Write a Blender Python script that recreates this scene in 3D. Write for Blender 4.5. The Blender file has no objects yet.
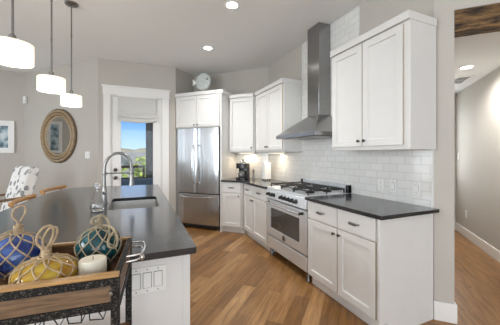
import bpy, bmesh, math, random
from mathutils import Vector, Matrix

S = bpy.context.scene
C = S.collection
PI = math.pi
random.seed(7)
R2 = math.sqrt(.5)

# ------------------------------------------------------------------ camera, world, lights, exposure
cam_d = bpy.data.cameras.new('camera')
cam = bpy.data.objects.new('camera', cam_d)
C.objects.link(cam)
cam.location = (0, 0, 1.35)
cam.rotation_euler = (PI / 2, 0, math.radians(-23.0))
cam_d.sensor_width = 36.0
cam_d.lens = 262.0 / 500 * 36
cam_d.shift_y = -7.5 / 500
cam_d.clip_start = .02
cam_d.clip_end = 2000
S.camera = cam

S.view_settings.view_transform = 'Standard'
S.view_settings.look = 'None'
S.view_settings.exposure = 0.46
S.view_settings.gamma = 1
S.view_settings.use_curve_mapping = False

w = bpy.data.worlds.new('World')
S.world = w
w.use_nodes = True
nt = w.node_tree
nt.nodes.clear()
tc = nt.nodes.new('ShaderNodeTexCoord')
sx = nt.nodes.new('ShaderNodeSeparateXYZ')
rp = nt.nodes.new('ShaderNodeValToRGB')
bg = nt.nodes.new('ShaderNodeBackground')
wo = nt.nodes.new('ShaderNodeOutputWorld')
nt.links.new(tc.outputs['Generated'], sx.inputs[0])
nt.links.new(sx.outputs['Z'], rp.inputs[0])
nt.links.new(rp.outputs[0], bg.inputs[0])
nt.links.new(bg.outputs[0], wo.inputs[0])
rp.color_ramp.elements[0].position = 0.0
rp.color_ramp.elements[0].color = (.50, .68, .86, 1)
rp.color_ramp.elements[1].position = .6
rp.color_ramp.elements[1].color = (.62, .72, .86, 1)
e = rp.color_ramp.elements.new(.125)
e.color = (.13, .36, .80, 1)
e = rp.color_ramp.elements.new(.2)          # white band added above the view to whiten the island's reflection
e.color = (1.0, 1.02, 1.05, 1)
bg.inputs[1].default_value = 1.0

sun_d = bpy.data.lights.new('sun', 'SUN')
sun_d.energy = 2.4
sun_d.angle = .01
sun_d.color = (1, .95, .86)
sun = bpy.data.objects.new('sun', sun_d)
C.objects.link(sun)
sun.rotation_euler = (math.radians(38), math.radians(38), 0)


def area(name, loc, rot, sx_, sy_, energy, col):
    d = bpy.data.lights.new(name, 'AREA')
    d.shape = 'RECTANGLE'
    d.size, d.size_y = sx_, sy_
    d.energy = energy
    d.color = col
    o = bpy.data.objects.new(name, d)
    C.objects.link(o)
    o.location = loc
    o.rotation_euler = rot
    return o


HN = 5.8             # far end of the hall along the diagonal
FILL_COL = (.92, .97, 1.0)
# fill lights added to brighten the room, set in unseen made-up windows
area('fill_left_front', (-3.66, .55, 1.55), (PI / 2, 0, -PI / 2), 2.4, 2.0, 115, FILL_COL)
area('fill_left_rear', (-3.66, 5.2, 1.55), (PI / 2, 0, -PI / 2), .9, 2.0, 24, FILL_COL)
area('fill_back', (-.8, -4.06, 1.55), (PI / 2 + .12, 0, 0), 4.4, 2.2, 75, FILL_COL)
area('fill_back_side', (3.0, -4.06, 1.55), (PI / 2 + .12, 0, 0), 2.2, 2.2, 34, FILL_COL)
area('fill_hall', ((HN + .08 + 1.2) * R2, (HN + .08 - 1.2) * R2, 1.55), (PI / 2, 0, PI * .75), .7, 1.3, 12, FILL_COL)  # added fill at the unseen hall end, brightens hall walls and ceiling


def spot(name, loc, energy, size=2.4, col=(1, .975, .94)):
    d = bpy.data.lights.new(name, 'SPOT')
    d.energy = energy
    d.spot_size = size
    d.spot_blend = .8
    d.shadow_soft_size = .06
    d.color = col
    o = bpy.data.objects.new(name, d)
    C.objects.link(o)
    o.location = loc
    return o


CEIL = 3.0


# ------------------------------------------------------------------ materials
def new_mat(name):
    m = bpy.data.materials.new(name)
    m.use_nodes = True
    t = m.node_tree
    return m, t, t.nodes['Principled BSDF']


def noise_bump(t, b, scale, strength, dist=.002, detail=4, stretch=None):
    tcn = t.nodes.new('ShaderNodeTexCoord')
    mp = t.nodes.new('ShaderNodeMapping')
    if stretch:
        mp.inputs['Scale'].default_value = stretch
    n = t.nodes.new('ShaderNodeTexNoise')
    n.inputs['Scale'].default_value = scale
    n.inputs['Detail'].default_value = detail
    bp = t.nodes.new('ShaderNodeBump')
    bp.inputs['Strength'].default_value = strength
    bp.inputs['Distance'].default_value = dist
    t.links.new(tcn.outputs['Object'], mp.inputs[0])
    t.links.new(mp.outputs[0], n.inputs['Vector'])
    t.links.new(n.outputs['Fac'], bp.inputs['Height'])
    t.links.new(bp.outputs[0], b.inputs['Normal'])
    return n


def plain(name, col, rough=.5, metal=0., bump=None, var=0., var_scale=8., spec=None, stretch=None):
    m, t, b = new_mat(name)
    b.inputs['Base Color'].default_value = (*col, 1)
    b.inputs['Roughness'].default_value = rough
    b.inputs['Metallic'].default_value = metal
    if spec is not None:
        b.inputs['Specular IOR Level'].default_value = spec
    if bump:
        noise_bump(t, b, bump[0], bump[1], bump[2] if len(bump) > 2 else .002, stretch=stretch)
    if var:
        tcn = t.nodes.new('ShaderNodeTexCoord')
        n = t.nodes.new('ShaderNodeTexNoise')
        n.inputs['Scale'].default_value = var_scale
        n.inputs['Detail'].default_value = 5
        r = t.nodes.new('ShaderNodeValToRGB')
        r.color_ramp.elements[0].position = .3
        r.color_ramp.elements[1].position = .7
        r.color_ramp.elements[0].color = (*[c * (1 - var) for c in col], 1)
        r.color_ramp.elements[1].color = (*[min(1, c * (1 + var)) for c in col], 1)
        if stretch:
            mp = t.nodes.new('ShaderNodeMapping')
            mp.inputs['Scale'].default_value = stretch
            t.links.new(tcn.outputs['Object'], mp.inputs[0])
            t.links.new(mp.outputs[0], n.inputs['Vector'])
        else:
            t.links.new(tcn.outputs['Object'], n.inputs['Vector'])
        t.links.new(n.outputs['Fac'], r.inputs[0])
        t.links.new(r.outputs[0], b.inputs['Base Color'])
    return m


def brushed(m, aniso, rot=0.):
    t = m.node_tree
    b = t.nodes['Principled BSDF']
    tg = t.nodes.new('ShaderNodeTangent')
    tg.direction_type = 'RADIAL'
    tg.axis = 'Z'
    t.links.new(tg.outputs[0], b.inputs['Tangent'])
    b.inputs['Anisotropic'].default_value = aniso
    b.inputs['Anisotropic Rotation'].default_value = rot
    return m


def emit(name, col, strength, base=(.9, .9, .9)):
    m, t, b = new_mat(name)
    b.inputs['Base Color'].default_value = (*base, 1)
    b.inputs['Emission Color'].default_value = (*col, 1)
    b.inputs['Emission Strength'].default_value = strength
    return m


M = {}
M['wall'] = plain('wall_paint', (.49, .462, .42), .85, bump=(180, .12, .001), var=.015, var_scale=2)
M['wall_light'] = M['wall']
M['ceiling'] = plain('ceiling_paint', (.78, .775, .765), .9, bump=(90, .35, .003))
M['trim'] = plain('white_trim_paint', (.82, .81, .79), .4, var=.01)
M['cab'] = plain('white_cabinet_paint', (.72, .715, .70), .38, bump=(60, .02, .001), var=.012)
M['cab_edge'] = plain('tan_door_edge', (.46, .40, .31), .45, var=.05)  # tan colour on the outer side faces of cabinet doors
M['bronze'] = plain('dark_bronze', (.085, .072, .062), .4, .8, var=.2, var_scale=60)
M['pewter'] = plain('pewter_pull', (.26, .25, .235), .35, .9, var=.15, var_scale=60)
M['iron'] = plain('black_cast_iron', (.018, .018, .018), .5, .2, bump=(200, .3, .001))
M['blackplastic'] = plain('black_plastic', (.014, .014, .015), .25, var=.1)
M['dark_gap'] = plain('dark_rubber', (.02, .02, .02), .7, var=.1)
M['chrome'] = plain('chrome', (.75, .75, .75), .12, 1., var=.03)
M['nickel'] = plain('brushed_nickel', (.25, .245, .235), .28, 1., var=.05, var_scale=40)
M['steel'] = plain('brushed_stainless_steel', (.78, .81, .84), .40, .62, bump=(60, .05, .002), var=.05, var_scale=30, stretch=(.3, 1, 14))
brushed(M['steel'], .8)
M['steel_sink'] = plain('satin_sink_steel', (.58, .57, .55), .32, 1., var=.06, var_scale=20)
M['steel_hood'] = brushed(plain('hood_stainless_steel', (.33, .33, .33), .22, 1., bump=(5, .35, .01), stretch=(3, 3, .2)), .7)
M['steel_fridge'] = brushed(plain('fridge_stainless_steel', (.53, .55, .57), .26, 1., bump=(3.2, .6, .02), stretch=(2.6, 1, .14)), .8)
M['oven_glass'] = plain('dark_oven_glass', (.10, .10, .10), .08, .5, spec=.8, var=.1)
M['plate_white'] = plain('white_plastic', (.80, .80, .78), .35, var=.01)
M['vent_grey'] = plain('grey_duct', (.34, .34, .34), .6, var=.05)
M['plate_gap'] = plain('grey_slot', (.12, .12, .12), .6, var=.05)
M['candle'] = plain('cream_wax', (.80, .75, .62), .5, bump=(30, .1, .002), var=.04)
M['ribbon'] = plain('dark_twine', (.03, .025, .02), .8, var=.2)
M['rope'] = plain('hemp_rope', (.42, .31, .19), .85, bump=(260, .7, .002), var=.28, var_scale=60)
M['rope_dark'] = plain('weathered_rope', (.33, .27, .18), .85, bump=(260, .7, .002), var=.3, var_scale=60)
M['ceramic'] = plain('white_ceramic', (.82, .82, .80), .18, var=.01)
M['gold_leaf'] = plain('pale_gold_shell', (.62, .48, .25), .3, .3, var=.25, var_scale=40)
M['deck'] = plain('weathered_deck', (.22, .20, .18), .8, var=.2, stretch=(1, 12, 1))
M['dark_ext'] = plain('charcoal_exterior_paint', (.016, .020, .023), .6, var=.15)
M['blue_cushion'] = plain('slate_blue_cushion', (.10, .15, .21), .8, bump=(60, .2), var=.1)
M['roof'] = plain('grey_shingle_roof', (.20, .20, .20), .9, bump=(3, .5, .05), var=.12, var_scale=2)
M['siding'] = plain('pale_grey_siding', (.34, .35, .35), .8, var=.06, var_scale=2)
M['bark'] = plain('tree_bark', (.10, .07, .05), .9, var=.3)
M['leaf'] = plain('yellow_green_leaves', (.34, .42, .08), .7, bump=(20, .6, .05), var=.5, var_scale=5)
M['hill'] = plain('dry_hillside', (.24, .22, .15), .95, var=.35, var_scale=.06)
M['ground'] = plain('dry_grass_ground', (.17, .20, .09), .95, var=.3, var_scale=.3)
M['window_frame'] = M['trim']


def wood(name, c0, c1, rough=.5, scale=6, stretch=(1, 12, 12), bump=.3, lo=.32, hi=.68):
    m, t, b = new_mat(name)
    tcn = t.nodes.new('ShaderNodeTexCoord')
    mp = t.nodes.new('ShaderNodeMapping')
    mp.inputs['Scale'].default_value = stretch
    n = t.nodes.new('ShaderNodeTexNoise')
    n.inputs['Scale'].default_value = scale
    n.inputs['Detail'].default_value = 8
    n.inputs['Roughness'].default_value = .65
    r = t.nodes.new('ShaderNodeValToRGB')
    r.color_ramp.elements[0].position = lo
    r.color_ramp.elements[1].position = hi
    r.color_ramp.elements[0].color = (*c0, 1)
    r.color_ramp.elements[1].color = (*c1, 1)
    bp = t.nodes.new('ShaderNodeBump')
    bp.inputs['Strength'].default_value = bump
    bp.inputs['Distance'].default_value = .003
    t.links.new(tcn.outputs['Object'], mp.inputs[0])
    t.links.new(mp.outputs[0], n.inputs['Vector'])
    t.links.new(n.outputs['Fac'], r.inputs[0])
    t.links.new(r.outputs[0], b.inputs['Base Color'])
    t.links.new(n.outputs['Fac'], bp.inputs['Height'])
    t.links.new(bp.outputs[0], b.inputs['Normal'])
    b.inputs['Roughness'].default_value = rough
    return m


M['beam'] = wood('rustic_beam_wood', (.018, .010, .006), (.22, .125, .05), .8, 5, (1, 6, 6), 1.0, .42, .60)
M['cart_wood'] = wood('honey_tray_wood', (.075, .042, .022), (.24, .15, .085), .4, 8, (1, 14, 14), .3)
M['cart_rim'] = wood('honey_rim_wood', (.26, .14, .05), (.55, .33, .13), .35, 8, (1, 14, 14), .2)
M['cart_inner'] = wood('dark_tray_wood', (.07, .03, .012), (.22, .11, .045), .5, 8, (1, 14, 14), .3)
M['stool_wood'] = wood('golden_oak', (.27, .13, .04), (.52, .29, .11), .4, 8, (9, 1, 9), .3)
M['chair_wood'] = wood('brown_chair_wood', (.12, .07, .04), (.26, .17, .10), .5, 8, (1, 8, 8), .3)
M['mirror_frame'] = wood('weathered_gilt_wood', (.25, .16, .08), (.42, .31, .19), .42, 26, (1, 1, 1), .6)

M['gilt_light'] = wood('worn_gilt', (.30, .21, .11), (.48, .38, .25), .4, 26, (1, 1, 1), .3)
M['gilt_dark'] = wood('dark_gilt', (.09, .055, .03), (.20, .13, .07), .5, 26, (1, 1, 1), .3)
# distressed black metal with worn spots
m, t, b = new_mat('distressed_black_metal')
tcn = t.nodes.new('ShaderNodeTexCoord')
n = t.nodes.new('ShaderNodeTexNoise')
n.inputs['Scale'].default_value = 230
n.inputs['Detail'].default_value = 6
r = t.nodes.new('ShaderNodeValToRGB')
r.color_ramp.elements[0].position = .54
r.color_ramp.elements[1].position = .76
r.color_ramp.elements[0].color = (.006, .006, .006, 1)
r.color_ramp.elements[1].color = (.17, .145, .115, 1)
t.links.new(tcn.outputs['Object'], n.inputs['Vector'])
t.links.new(n.outputs['Fac'], r.inputs[0])
t.links.new(r.outputs[0], b.inputs['Base Color'])
b.inputs['Roughness'].default_value = .6
b.inputs['Specular IOR Level'].default_value = .25
M['distress'] = m

# dark granite worktop
m, t, b = new_mat('dark_leathered_granite')
tcn = t.nodes.new('ShaderNodeTexCoord')
n = t.nodes.new('ShaderNodeTexNoise')
n.inputs['Scale'].default_value = 140
n.inputs['Detail'].default_value = 6
r = t.nodes.new('ShaderNodeValToRGB')
r.color_ramp.elements[0].position = .45
r.color_ramp.elements[1].position = .8
r.color_ramp.elements[0].color = (.007, .007, .008, 1)
r.color_ramp.elements[1].color = (.022, .022, .024, 1)
n2 = t.nodes.new('ShaderNodeTexNoise')
n2.inputs['Scale'].default_value = 45
bp = t.nodes.new('ShaderNodeBump')
bp.inputs['Strength'].default_value = .10
bp.inputs['Distance'].default_value = .002
t.links.new(tcn.outputs['Object'], n.inputs['Vector'])
t.links.new(tcn.outputs['Object'], n2.inputs['Vector'])
t.links.new(n.outputs['Fac'], r.inputs[0])
t.links.new(r.outputs[0], b.inputs['Base Color'])
t.links.new(n2.outputs['Fac'], bp.inputs['Height'])
t.links.new(bp.outputs[0], b.inputs['Normal'])
b.inputs['Roughness'].default_value = .45
b.inputs['Specular IOR Level'].default_value = .15
b.inputs['Coat Weight'].default_value = 1.0
b.inputs['Coat Roughness'].default_value = .16
b.inputs['Coat IOR'].default_value = 1.5
M['granite'] = m


def brick_mat(name, axes, bw, bh, c1, c2, cm, mortar, rough, bump, offset=.5):
    """Running-bond tiles; axes picks which object coordinate is along the row and which is up."""
    m, t, b = new_mat(name)
    tcn = t.nodes.new('ShaderNodeTexCoord')
    se = t.nodes.new('ShaderNodeSeparateXYZ')
    co = t.nodes.new('ShaderNodeCombineXYZ')
    t.links.new(tcn.outputs['Object'], se.inputs[0])
    t.links.new(se.outputs[axes[0]], co.inputs['X'])
    t.links.new(se.outputs[axes[1]], co.inputs['Y'])
    br = t.nodes.new('ShaderNodeTexBrick')
    br.offset = offset
    br.inputs['Scale'].default_value = 1
    br.inputs['Mortar Size'].default_value = mortar
    br.inputs['Mortar Smooth'].default_value = .3
    br.inputs['Brick Width'].default_value = bw
    br.inputs['Row Height'].default_value = bh
    br.inputs['Color1'].default_value = (*c1, 1)
    br.inputs['Color2'].default_value = (*c2, 1)
    br.inputs['Mortar'].default_value = (*cm, 1)
    t.links.new(co.outputs[0], br.inputs['Vector'])
    t.links.new(br.outputs['Color'], b.inputs['Base Color'])
    bp = t.nodes.new('ShaderNodeBump')
    bp.invert = True
    bp.inputs['Strength'].default_value = bump
    bp.inputs['Distance'].default_value = .002
    t.links.new(br.outputs['Fac'], bp.inputs['Height'])
    nz = t.nodes.new('ShaderNodeTexNoise')
    nz.inputs['Scale'].default_value = 9
    b2 = t.nodes.new('ShaderNodeBump')
    b2.inputs['Strength'].default_value = .12
    b2.inputs['Distance'].default_value = .006
    t.links.new(tcn.outputs['Object'], nz.inputs['Vector'])
    t.links.new(nz.outputs['Fac'], b2.inputs['Height'])
    t.links.new(bp.outputs[0], b2.inputs['Normal'])
    t.links.new(b2.outputs[0], b.inputs['Normal'])
    b.inputs['Roughness'].default_value = rough
    return m


M['tile'] = brick_mat('white_subway_tile', ('X', 'Z'), .152, .0745, (.76, .76, .74), (.72, .72, .70), (.63, .62, .60), .0035, .10, .5)

# hickory plank floor, planks along the 45 degree direction
m, t, b = new_mat('hickory_plank_floor')
tcn = t.nodes.new('ShaderNodeTexCoord')
mp = t.nodes.new('ShaderNodeMapping')
mp.vector_type = 'TEXTURE'
mp.inputs['Rotation'].default_value = (0, 0, PI / 4)
br = t.nodes.new('ShaderNodeTexBrick')
br.offset = .37
br.offset_frequency = 2
br.inputs['Scale'].default_value = 1
br.inputs['Mortar Size'].default_value = .0022
br.inputs['Mortar Smooth'].default_value = .1
br.inputs['Brick Width'].default_value = 1.25
br.inputs['Row Height'].default_value = .135
br.inputs['Bias'].default_value = -.1
br.inputs['Color1'].default_value = (.0, .0, .0, 1)
br.inputs['Color2'].default_value = (1, 1, 1, 1)
br.inputs['Mortar'].default_value = (.0, .0, .0, 1)
t.links.new(tcn.outputs['Object'], mp.inputs[0])
t.links.new(mp.outputs[0], br.inputs['Vector'])
mp2 = t.nodes.new('ShaderNodeMapping')
mp2.inputs['Scale'].default_value = (1.2, 11, 1)
t.links.new(mp.outputs[0], mp2.inputs[0])
ng = t.nodes.new('ShaderNodeTexNoise')
ng.inputs['Scale'].default_value = 2.4
ng.inputs['Detail'].default_value = 9
ng.inputs['Roughness'].default_value = .62
ng.inputs['Distortion'].default_value = .5
t.links.new(mp2.outputs[0], ng.inputs['Vector'])
r = t.nodes.new('ShaderNodeValToRGB')
r.color_ramp.elements[0].position = 0
r.color_ramp.elements[0].color = (.245, .122, .042, 1)
r.color_ramp.elements[1].position = 1
r.color_ramp.elements[1].color = (.53, .32, .145, 1)
e = r.color_ramp.elements.new(.5)
e.color = (.37, .195, .074, 1)
t.links.new(br.outputs['Color'], r.inputs[0])
r2 = t.nodes.new('ShaderNodeValToRGB')
r2.color_ramp.elements[0].position = .3
r2.color_ramp.elements[0].color = (.56, .51, .46, 1)
r2.color_ramp.elements[1].position = .66
r2.color_ramp.elements[1].color = (1.16, 1.14, 1.1, 1)
t.links.new(ng.outputs['Fac'], r2.inputs[0])
mx = t.nodes.new('ShaderNodeMix')
mx.data_type = 'RGBA'
mx.blend_type = 'MULTIPLY'
mx.inputs[0].default_value = 1
t.links.new(r.outputs[0], mx.inputs[6])
t.links.new(r2.outputs[0], mx.inputs[7])
vk = t.nodes.new('ShaderNodeTexVoronoi')       # knots
vk.inputs['Scale'].default_value = 2.1
mp3 = t.nodes.new('ShaderNodeMapping')
mp3.inputs['Scale'].default_value = (1, 1.7, 1)
t.links.new(mp.outputs[0], mp3.inputs[0])
t.links.new(mp3.outputs[0], vk.inputs['Vector'])
rk = t.nodes.new('ShaderNodeValToRGB')
rk.color_ramp.elements[0].position = .03
rk.color_ramp.elements[0].color = (.25, .2, .16, 1)
rk.color_ramp.elements[1].position = .09
rk.color_ramp.elements[1].color = (1, 1, 1, 1)
t.links.new(vk.outputs['Distance'], rk.inputs[0])
mk = t.nodes.new('ShaderNodeMix')
mk.data_type = 'RGBA'
mk.blend_type = 'MULTIPLY'
mk.inputs[0].default_value = .8
t.links.new(mx.outputs[2], mk.inputs[6])
t.links.new(rk.outputs[0], mk.inputs[7])
t.links.new(mk.outputs[2], b.inputs['Base Color'])
b.inputs['Roughness'].default_value = .30
b.inputs['Specular IOR Level'].default_value = .45
bp = t.nodes.new('ShaderNodeBump')
bp.inputs['Strength'].default_value = .12
bp.inputs['Distance'].default_value = .003
t.links.new(ng.outputs['Fac'], bp.inputs['Height'])
t.links.new(bp.outputs[0], b.inputs['Normal'])
M['floor'] = m


def glass(name, col, rough=.03, ior=1.45):
    m, t, b = new_mat(name)
    b.inputs['Base Color'].default_value = (*col, 1)
    b.inputs['Roughness'].default_value = rough
    b.inputs['Transmission Weight'].default_value = 1
    b.inputs['IOR'].default_value = ior
    return m


def tinted(name, c0, c1, mixf, scale=16):
    """Hand-blown coloured glass with a cloudy, uneven body colour."""
    m, t, b = new_mat(name)
    tcn = t.nodes.new('ShaderNodeTexCoord')
    n = t.nodes.new('ShaderNodeTexNoise')
    n.inputs['Scale'].default_value = scale
    n.inputs['Detail'].default_value = 4
    r = t.nodes.new('ShaderNodeValToRGB')
    r.color_ramp.elements[0].position = .38
    r.color_ramp.elements[1].position = .64
    r.color_ramp.elements[0].color = (*c0, 1)
    r.color_ramp.elements[1].color = (*c1, 1)
    t.links.new(tcn.outputs['Object'], n.inputs['Vector'])
    t.links.new(n.outputs['Fac'], r.inputs[0])
    t.links.new(r.outputs[0], b.inputs['Base Color'])
    b.inputs['Roughness'].default_value = .05
    b.inputs['Transmission Weight'].default_value = mixf
    b.inputs['IOR'].default_value = 1.5
    noise_bump(t, b, 22, .4, .006)
    return m


M['amber_glass'] = tinted('amber_glass', (.62, .30, .01), (1.0, .74, .10), .6, 24)
M['blue_glass'] = tinted('cobalt_glass', (.02, .05, .30), (.16, .34, .85), .6)
M['teal_glass'] = tinted('teal_glass', (.004, .02, .03), (.03, .22, .26), .6)
M['clear_glass'] = glass('clear_glass', (.97, .98, .98))
M['pane'] = None
m, t, b = new_mat('window_pane_glass')
tr = t.nodes.new('ShaderNodeBsdfTransparent')
gl = t.nodes.new('ShaderNodeBsdfGlossy')
gl.inputs['Roughness'].default_value = .02
fr = t.nodes.new('ShaderNodeFresnel')
fr.inputs['IOR'].default_value = 1.3
ms = t.nodes.new('ShaderNodeMixShader')
t.links.new(fr.outputs[0], ms.inputs[0])
t.links.new(tr.outputs[0], ms.inputs[1])
t.links.new(gl.outputs[0], ms.inputs[2])
t.links.new(ms.outputs[0], t.nodes['Material Output'].inputs['Surface'])
M['pane'] = m
M['mirror'] = plain('mirror_glass', (.86, .87, .87), .02, 1.)


def shade_mat(name, col, e_col, e_str, trans=.35):
    m, t, b = new_mat(name)
    b.inputs['Base Color'].default_value = (*col, 1)
    b.inputs['Roughness'].default_value = .8
    b.inputs['Emission Color'].default_value = (*e_col, 1)
    b.inputs['Emission Strength'].default_value = e_str
    noise_bump(t, b, 220, .2, .001)
    tl = t.nodes.new('ShaderNodeBsdfTranslucent')
    tl.inputs[0].default_value = (*col, 1)
    ms = t.nodes.new('ShaderNodeMixShader')
    ms.inputs[0].default_value = trans
    t.links.new(b.outputs[0], ms.inputs[1])
    t.links.new(tl.outputs[0], ms.inputs[2])
    t.links.new(ms.outputs[0], t.nodes['Material Output'].inputs['Surface'])
    return m


M['lamp_shade'] = shade_mat('white_linen_shade', (.88, .85, .78), (1, .90, .74), .28)
M['diffuser'] = emit('lamp_diffuser', (1, .95, .86), 1.6)
M['blind'] = shade_mat('roman_shade_fabric', (.80, .79, .76), (1, 1, 1), 0., .25)
M['led'] = emit('recessed_light_lens', (1, .96, .9), 9)
M['led_soft'] = emit('under_cabinet_lens', (1, .86, .66), 3)

# patterned chair fabric: grey pebbles on white
m, t, b = new_mat('pebble_print_fabric')
tcn = t.nodes.new('ShaderNodeTexCoord')
vo = t.nodes.new('ShaderNodeTexVoronoi')
vo.inputs['Scale'].default_value = 11
n = t.nodes.new('ShaderNodeTexNoise')
n.inputs['Scale'].default_value = 4.5
r = t.nodes.new('ShaderNodeValToRGB')
r.color_ramp.interpolation = 'CONSTANT'
r.color_ramp.elements[0].color = (1, 1, 1, 1)
r.color_ramp.elements[1].position = .42
r.color_ramp.elements[1].color = (0, 0, 0, 1)
rn = t.nodes.new('ShaderNodeValToRGB')
rn.color_ramp.elements[0].position = .42
rn.color_ramp.elements[1].position = .50
mul = t.nodes.new('ShaderNodeMath')
mul.operation = 'MULTIPLY'
mxx = t.nodes.new('ShaderNodeMix')
mxx.data_type = 'RGBA'
mxx.inputs[6].default_value = (.80, .79, .77, 1)
mxx.inputs[7].default_value = (.26, .27, .28, 1)
t.links.new(tcn.outputs['Object'], vo.inputs['Vector'])
t.links.new(tcn.outputs['Object'], n.inputs['Vector'])
t.links.new(vo.outputs['Distance'], r.inputs[0])
t.links.new(n.outputs['Fac'], rn.inputs[0])
t.links.new(r.outputs[0], mul.inputs[0])
t.links.new(rn.outputs[0], mul.inputs[1])
t.links.new(mul.outputs[0], mxx.inputs[0])
t.links.new(mxx.outputs[2], b.inputs['Base Color'])
b.inputs['Roughness'].default_value = .9
M['pebble'] = m

# abstract print: soft blue-grey blots
m, t, b = new_mat('abstract_blue_print')
tcn = t.nodes.new('ShaderNodeTexCoord')
n = t.nodes.new('ShaderNodeTexNoise')
n.inputs['Scale'].default_value = 7
n.inputs['Detail'].default_value = 5
r = t.nodes.new('ShaderNodeValToRGB')
for k, (p, c) in enumerate(((.34, (.03, .07, .10)), (.47, (.22, .32, .38)), (.56, (.45, .55, .60)), (.7, (.60, .66, .68)))):
    if k < 2:
        el = r.color_ramp.elements[k]
        el.position = p
    else:
        el = r.color_ramp.elements.new(p)
    el.color = (*c, 1)
t.links.new(tcn.outputs['Object'], n.inputs['Vector'])
t.links.new(n.outputs['Fac'], r.inputs[0])
t.links.new(r.outputs[0], b.inputs['Base Color'])
b.inputs['Roughness'].default_value = .5
M['print'] = m

# fish body: white glass/ceramic with scales
m, t, b = new_mat('white_fish_scales')
tcn = t.nodes.new('ShaderNodeTexCoord')
vo = t.nodes.new('ShaderNodeTexVoronoi')
vo.feature = 'DISTANCE_TO_EDGE'
vo.inputs['Scale'].default_value = 42
r = t.nodes.new('ShaderNodeValToRGB')
r.color_ramp.elements[0].position = .02
r.color_ramp.elements[0].color = (.42, .46, .45, 1)
r.color_ramp.elements[1].position = .2
r.color_ramp.elements[1].color = (.74, .77, .75, 1)
t.links.new(tcn.outputs['Object'], vo.inputs['Vector'])
t.links.new(vo.outputs['Distance'], r.inputs[0])
t.links.new(r.outputs[0], b.inputs['Base Color'])
b.inputs['Roughness'].default_value = .25
M['fish'] = m


# ------------------------------------------------------------------ mesh helpers
def BM():
    return bmesh.new()


def box(bm, x0, x1, y0, y1, z0, z1):
    v = [bm.verts.new(p) for p in ((x0, y0, z0), (x1, y0, z0), (x1, y1, z0), (x0, y1, z0),
                                   (x0, y0, z1), (x1, y0, z1), (x1, y1, z1), (x0, y1, z1))]
    for f in ((3, 2, 1, 0), (4, 5, 6, 7), (0, 1, 5, 4), (1, 2, 6, 5), (2, 3, 7, 6), (3, 0, 4, 7)):
        bm.faces.new([v[i] for i in f])
    return bm


def area2(poly):
    return sum(poly[i][0] * poly[(i + 1) % len(poly)][1] - poly[(i + 1) % len(poly)][0] * poly[i][1] for i in range(len(poly)))


def prism(bm, poly, z0, z1):
    poly = list(poly)
    if area2(poly) < 0:
        poly.reverse()
    a = [bm.verts.new((x, y, z0)) for x, y in poly]
    c = [bm.verts.new((x, y, z1)) for x, y in poly]
    k = len(poly)
    bm.faces.new(list(reversed(a)))
    bm.faces.new(c)
    for i in range(k):
        j = (i + 1) % k
        bm.faces.new((a[i], a[j], c[j], c[i]))
    return bm


def prism_hole(bm, poly, hole, z0, z1):
    loops = []
    for z in (z0, z1):
        vs = [[bm.verts.new((x, y, z)) for x, y in p] for p in (poly, hole)]
        ed = []
        for l in vs:
            ed += [bm.edges.new((l[i], l[(i + 1) % len(l)])) for i in range(len(l))]
        bmesh.ops.triangle_fill(bm, use_beauty=True, use_dissolve=False, edges=ed)
        loops.append(vs)
    for q in range(2):
        a, c = loops[0][q], loops[1][q]
        for i in range(len(a)):
            j = (i + 1) % len(a)
            bm.faces.new((a[i], a[j], c[j], c[i]))
    bmesh.ops.recalc_face_normals(bm, faces=bm.faces[:])
    return bm


def xz_prism(bm, poly, y0, y1):
    """polygon in x,z extruded along y"""
    a = [bm.verts.new((x, y0, z)) for x, z in poly]
    c = [bm.verts.new((x, y1, z)) for x, z in poly]
    k = len(poly)
    bm.faces.new(a)
    bm.faces.new(list(reversed(c)))
    for i in range(k):
        j = (i + 1) % k
        bm.faces.new((a[j], a[i], c[i], c[j]))
    bmesh.ops.recalc_face_normals(bm, faces=bm.faces[:])
    return bm


def lathe(bm, prof, cx=0, cy=0, cz=0, seg=24, axis='Z'):
    """prof: list of (radius, height); axis is the turning axis."""
    rings = []
    for rr, h in prof:
        ring = []
        for i in range(1 if rr < 1e-6 else seg):
            a = 2 * PI * i / seg
            u, v = rr * math.cos(a), rr * math.sin(a)
            p = {'Z': (u, v, h), 'Y': (u, h, v), 'X': (h, u, v)}[axis]
            ring.append(bm.verts.new((cx + p[0], cy + p[1], cz + p[2])))
        rings.append(ring)
    for a, c in zip(rings[:-1], rings[1:]):
        for i in range(seg):
            j = (i + 1) % seg
            if len(a) == 1 and len(c) == 1:
                continue
            if len(a) == 1:
                bm.faces.new((a[0], c[j], c[i]))
            elif len(c) == 1:
                bm.faces.new((a[i], a[j], c[0]))
            else:
                bm.faces.new((a[i], a[j], c[j], c[i]))
    for ring, flip in ((rings[0], True), (rings[-1], False)):
        if len(ring) > 1:
            bm.faces.new(list(reversed(ring)) if flip else ring)
    bmesh.ops.recalc_face_normals(bm, faces=bm.faces[:])
    return bm


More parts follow.
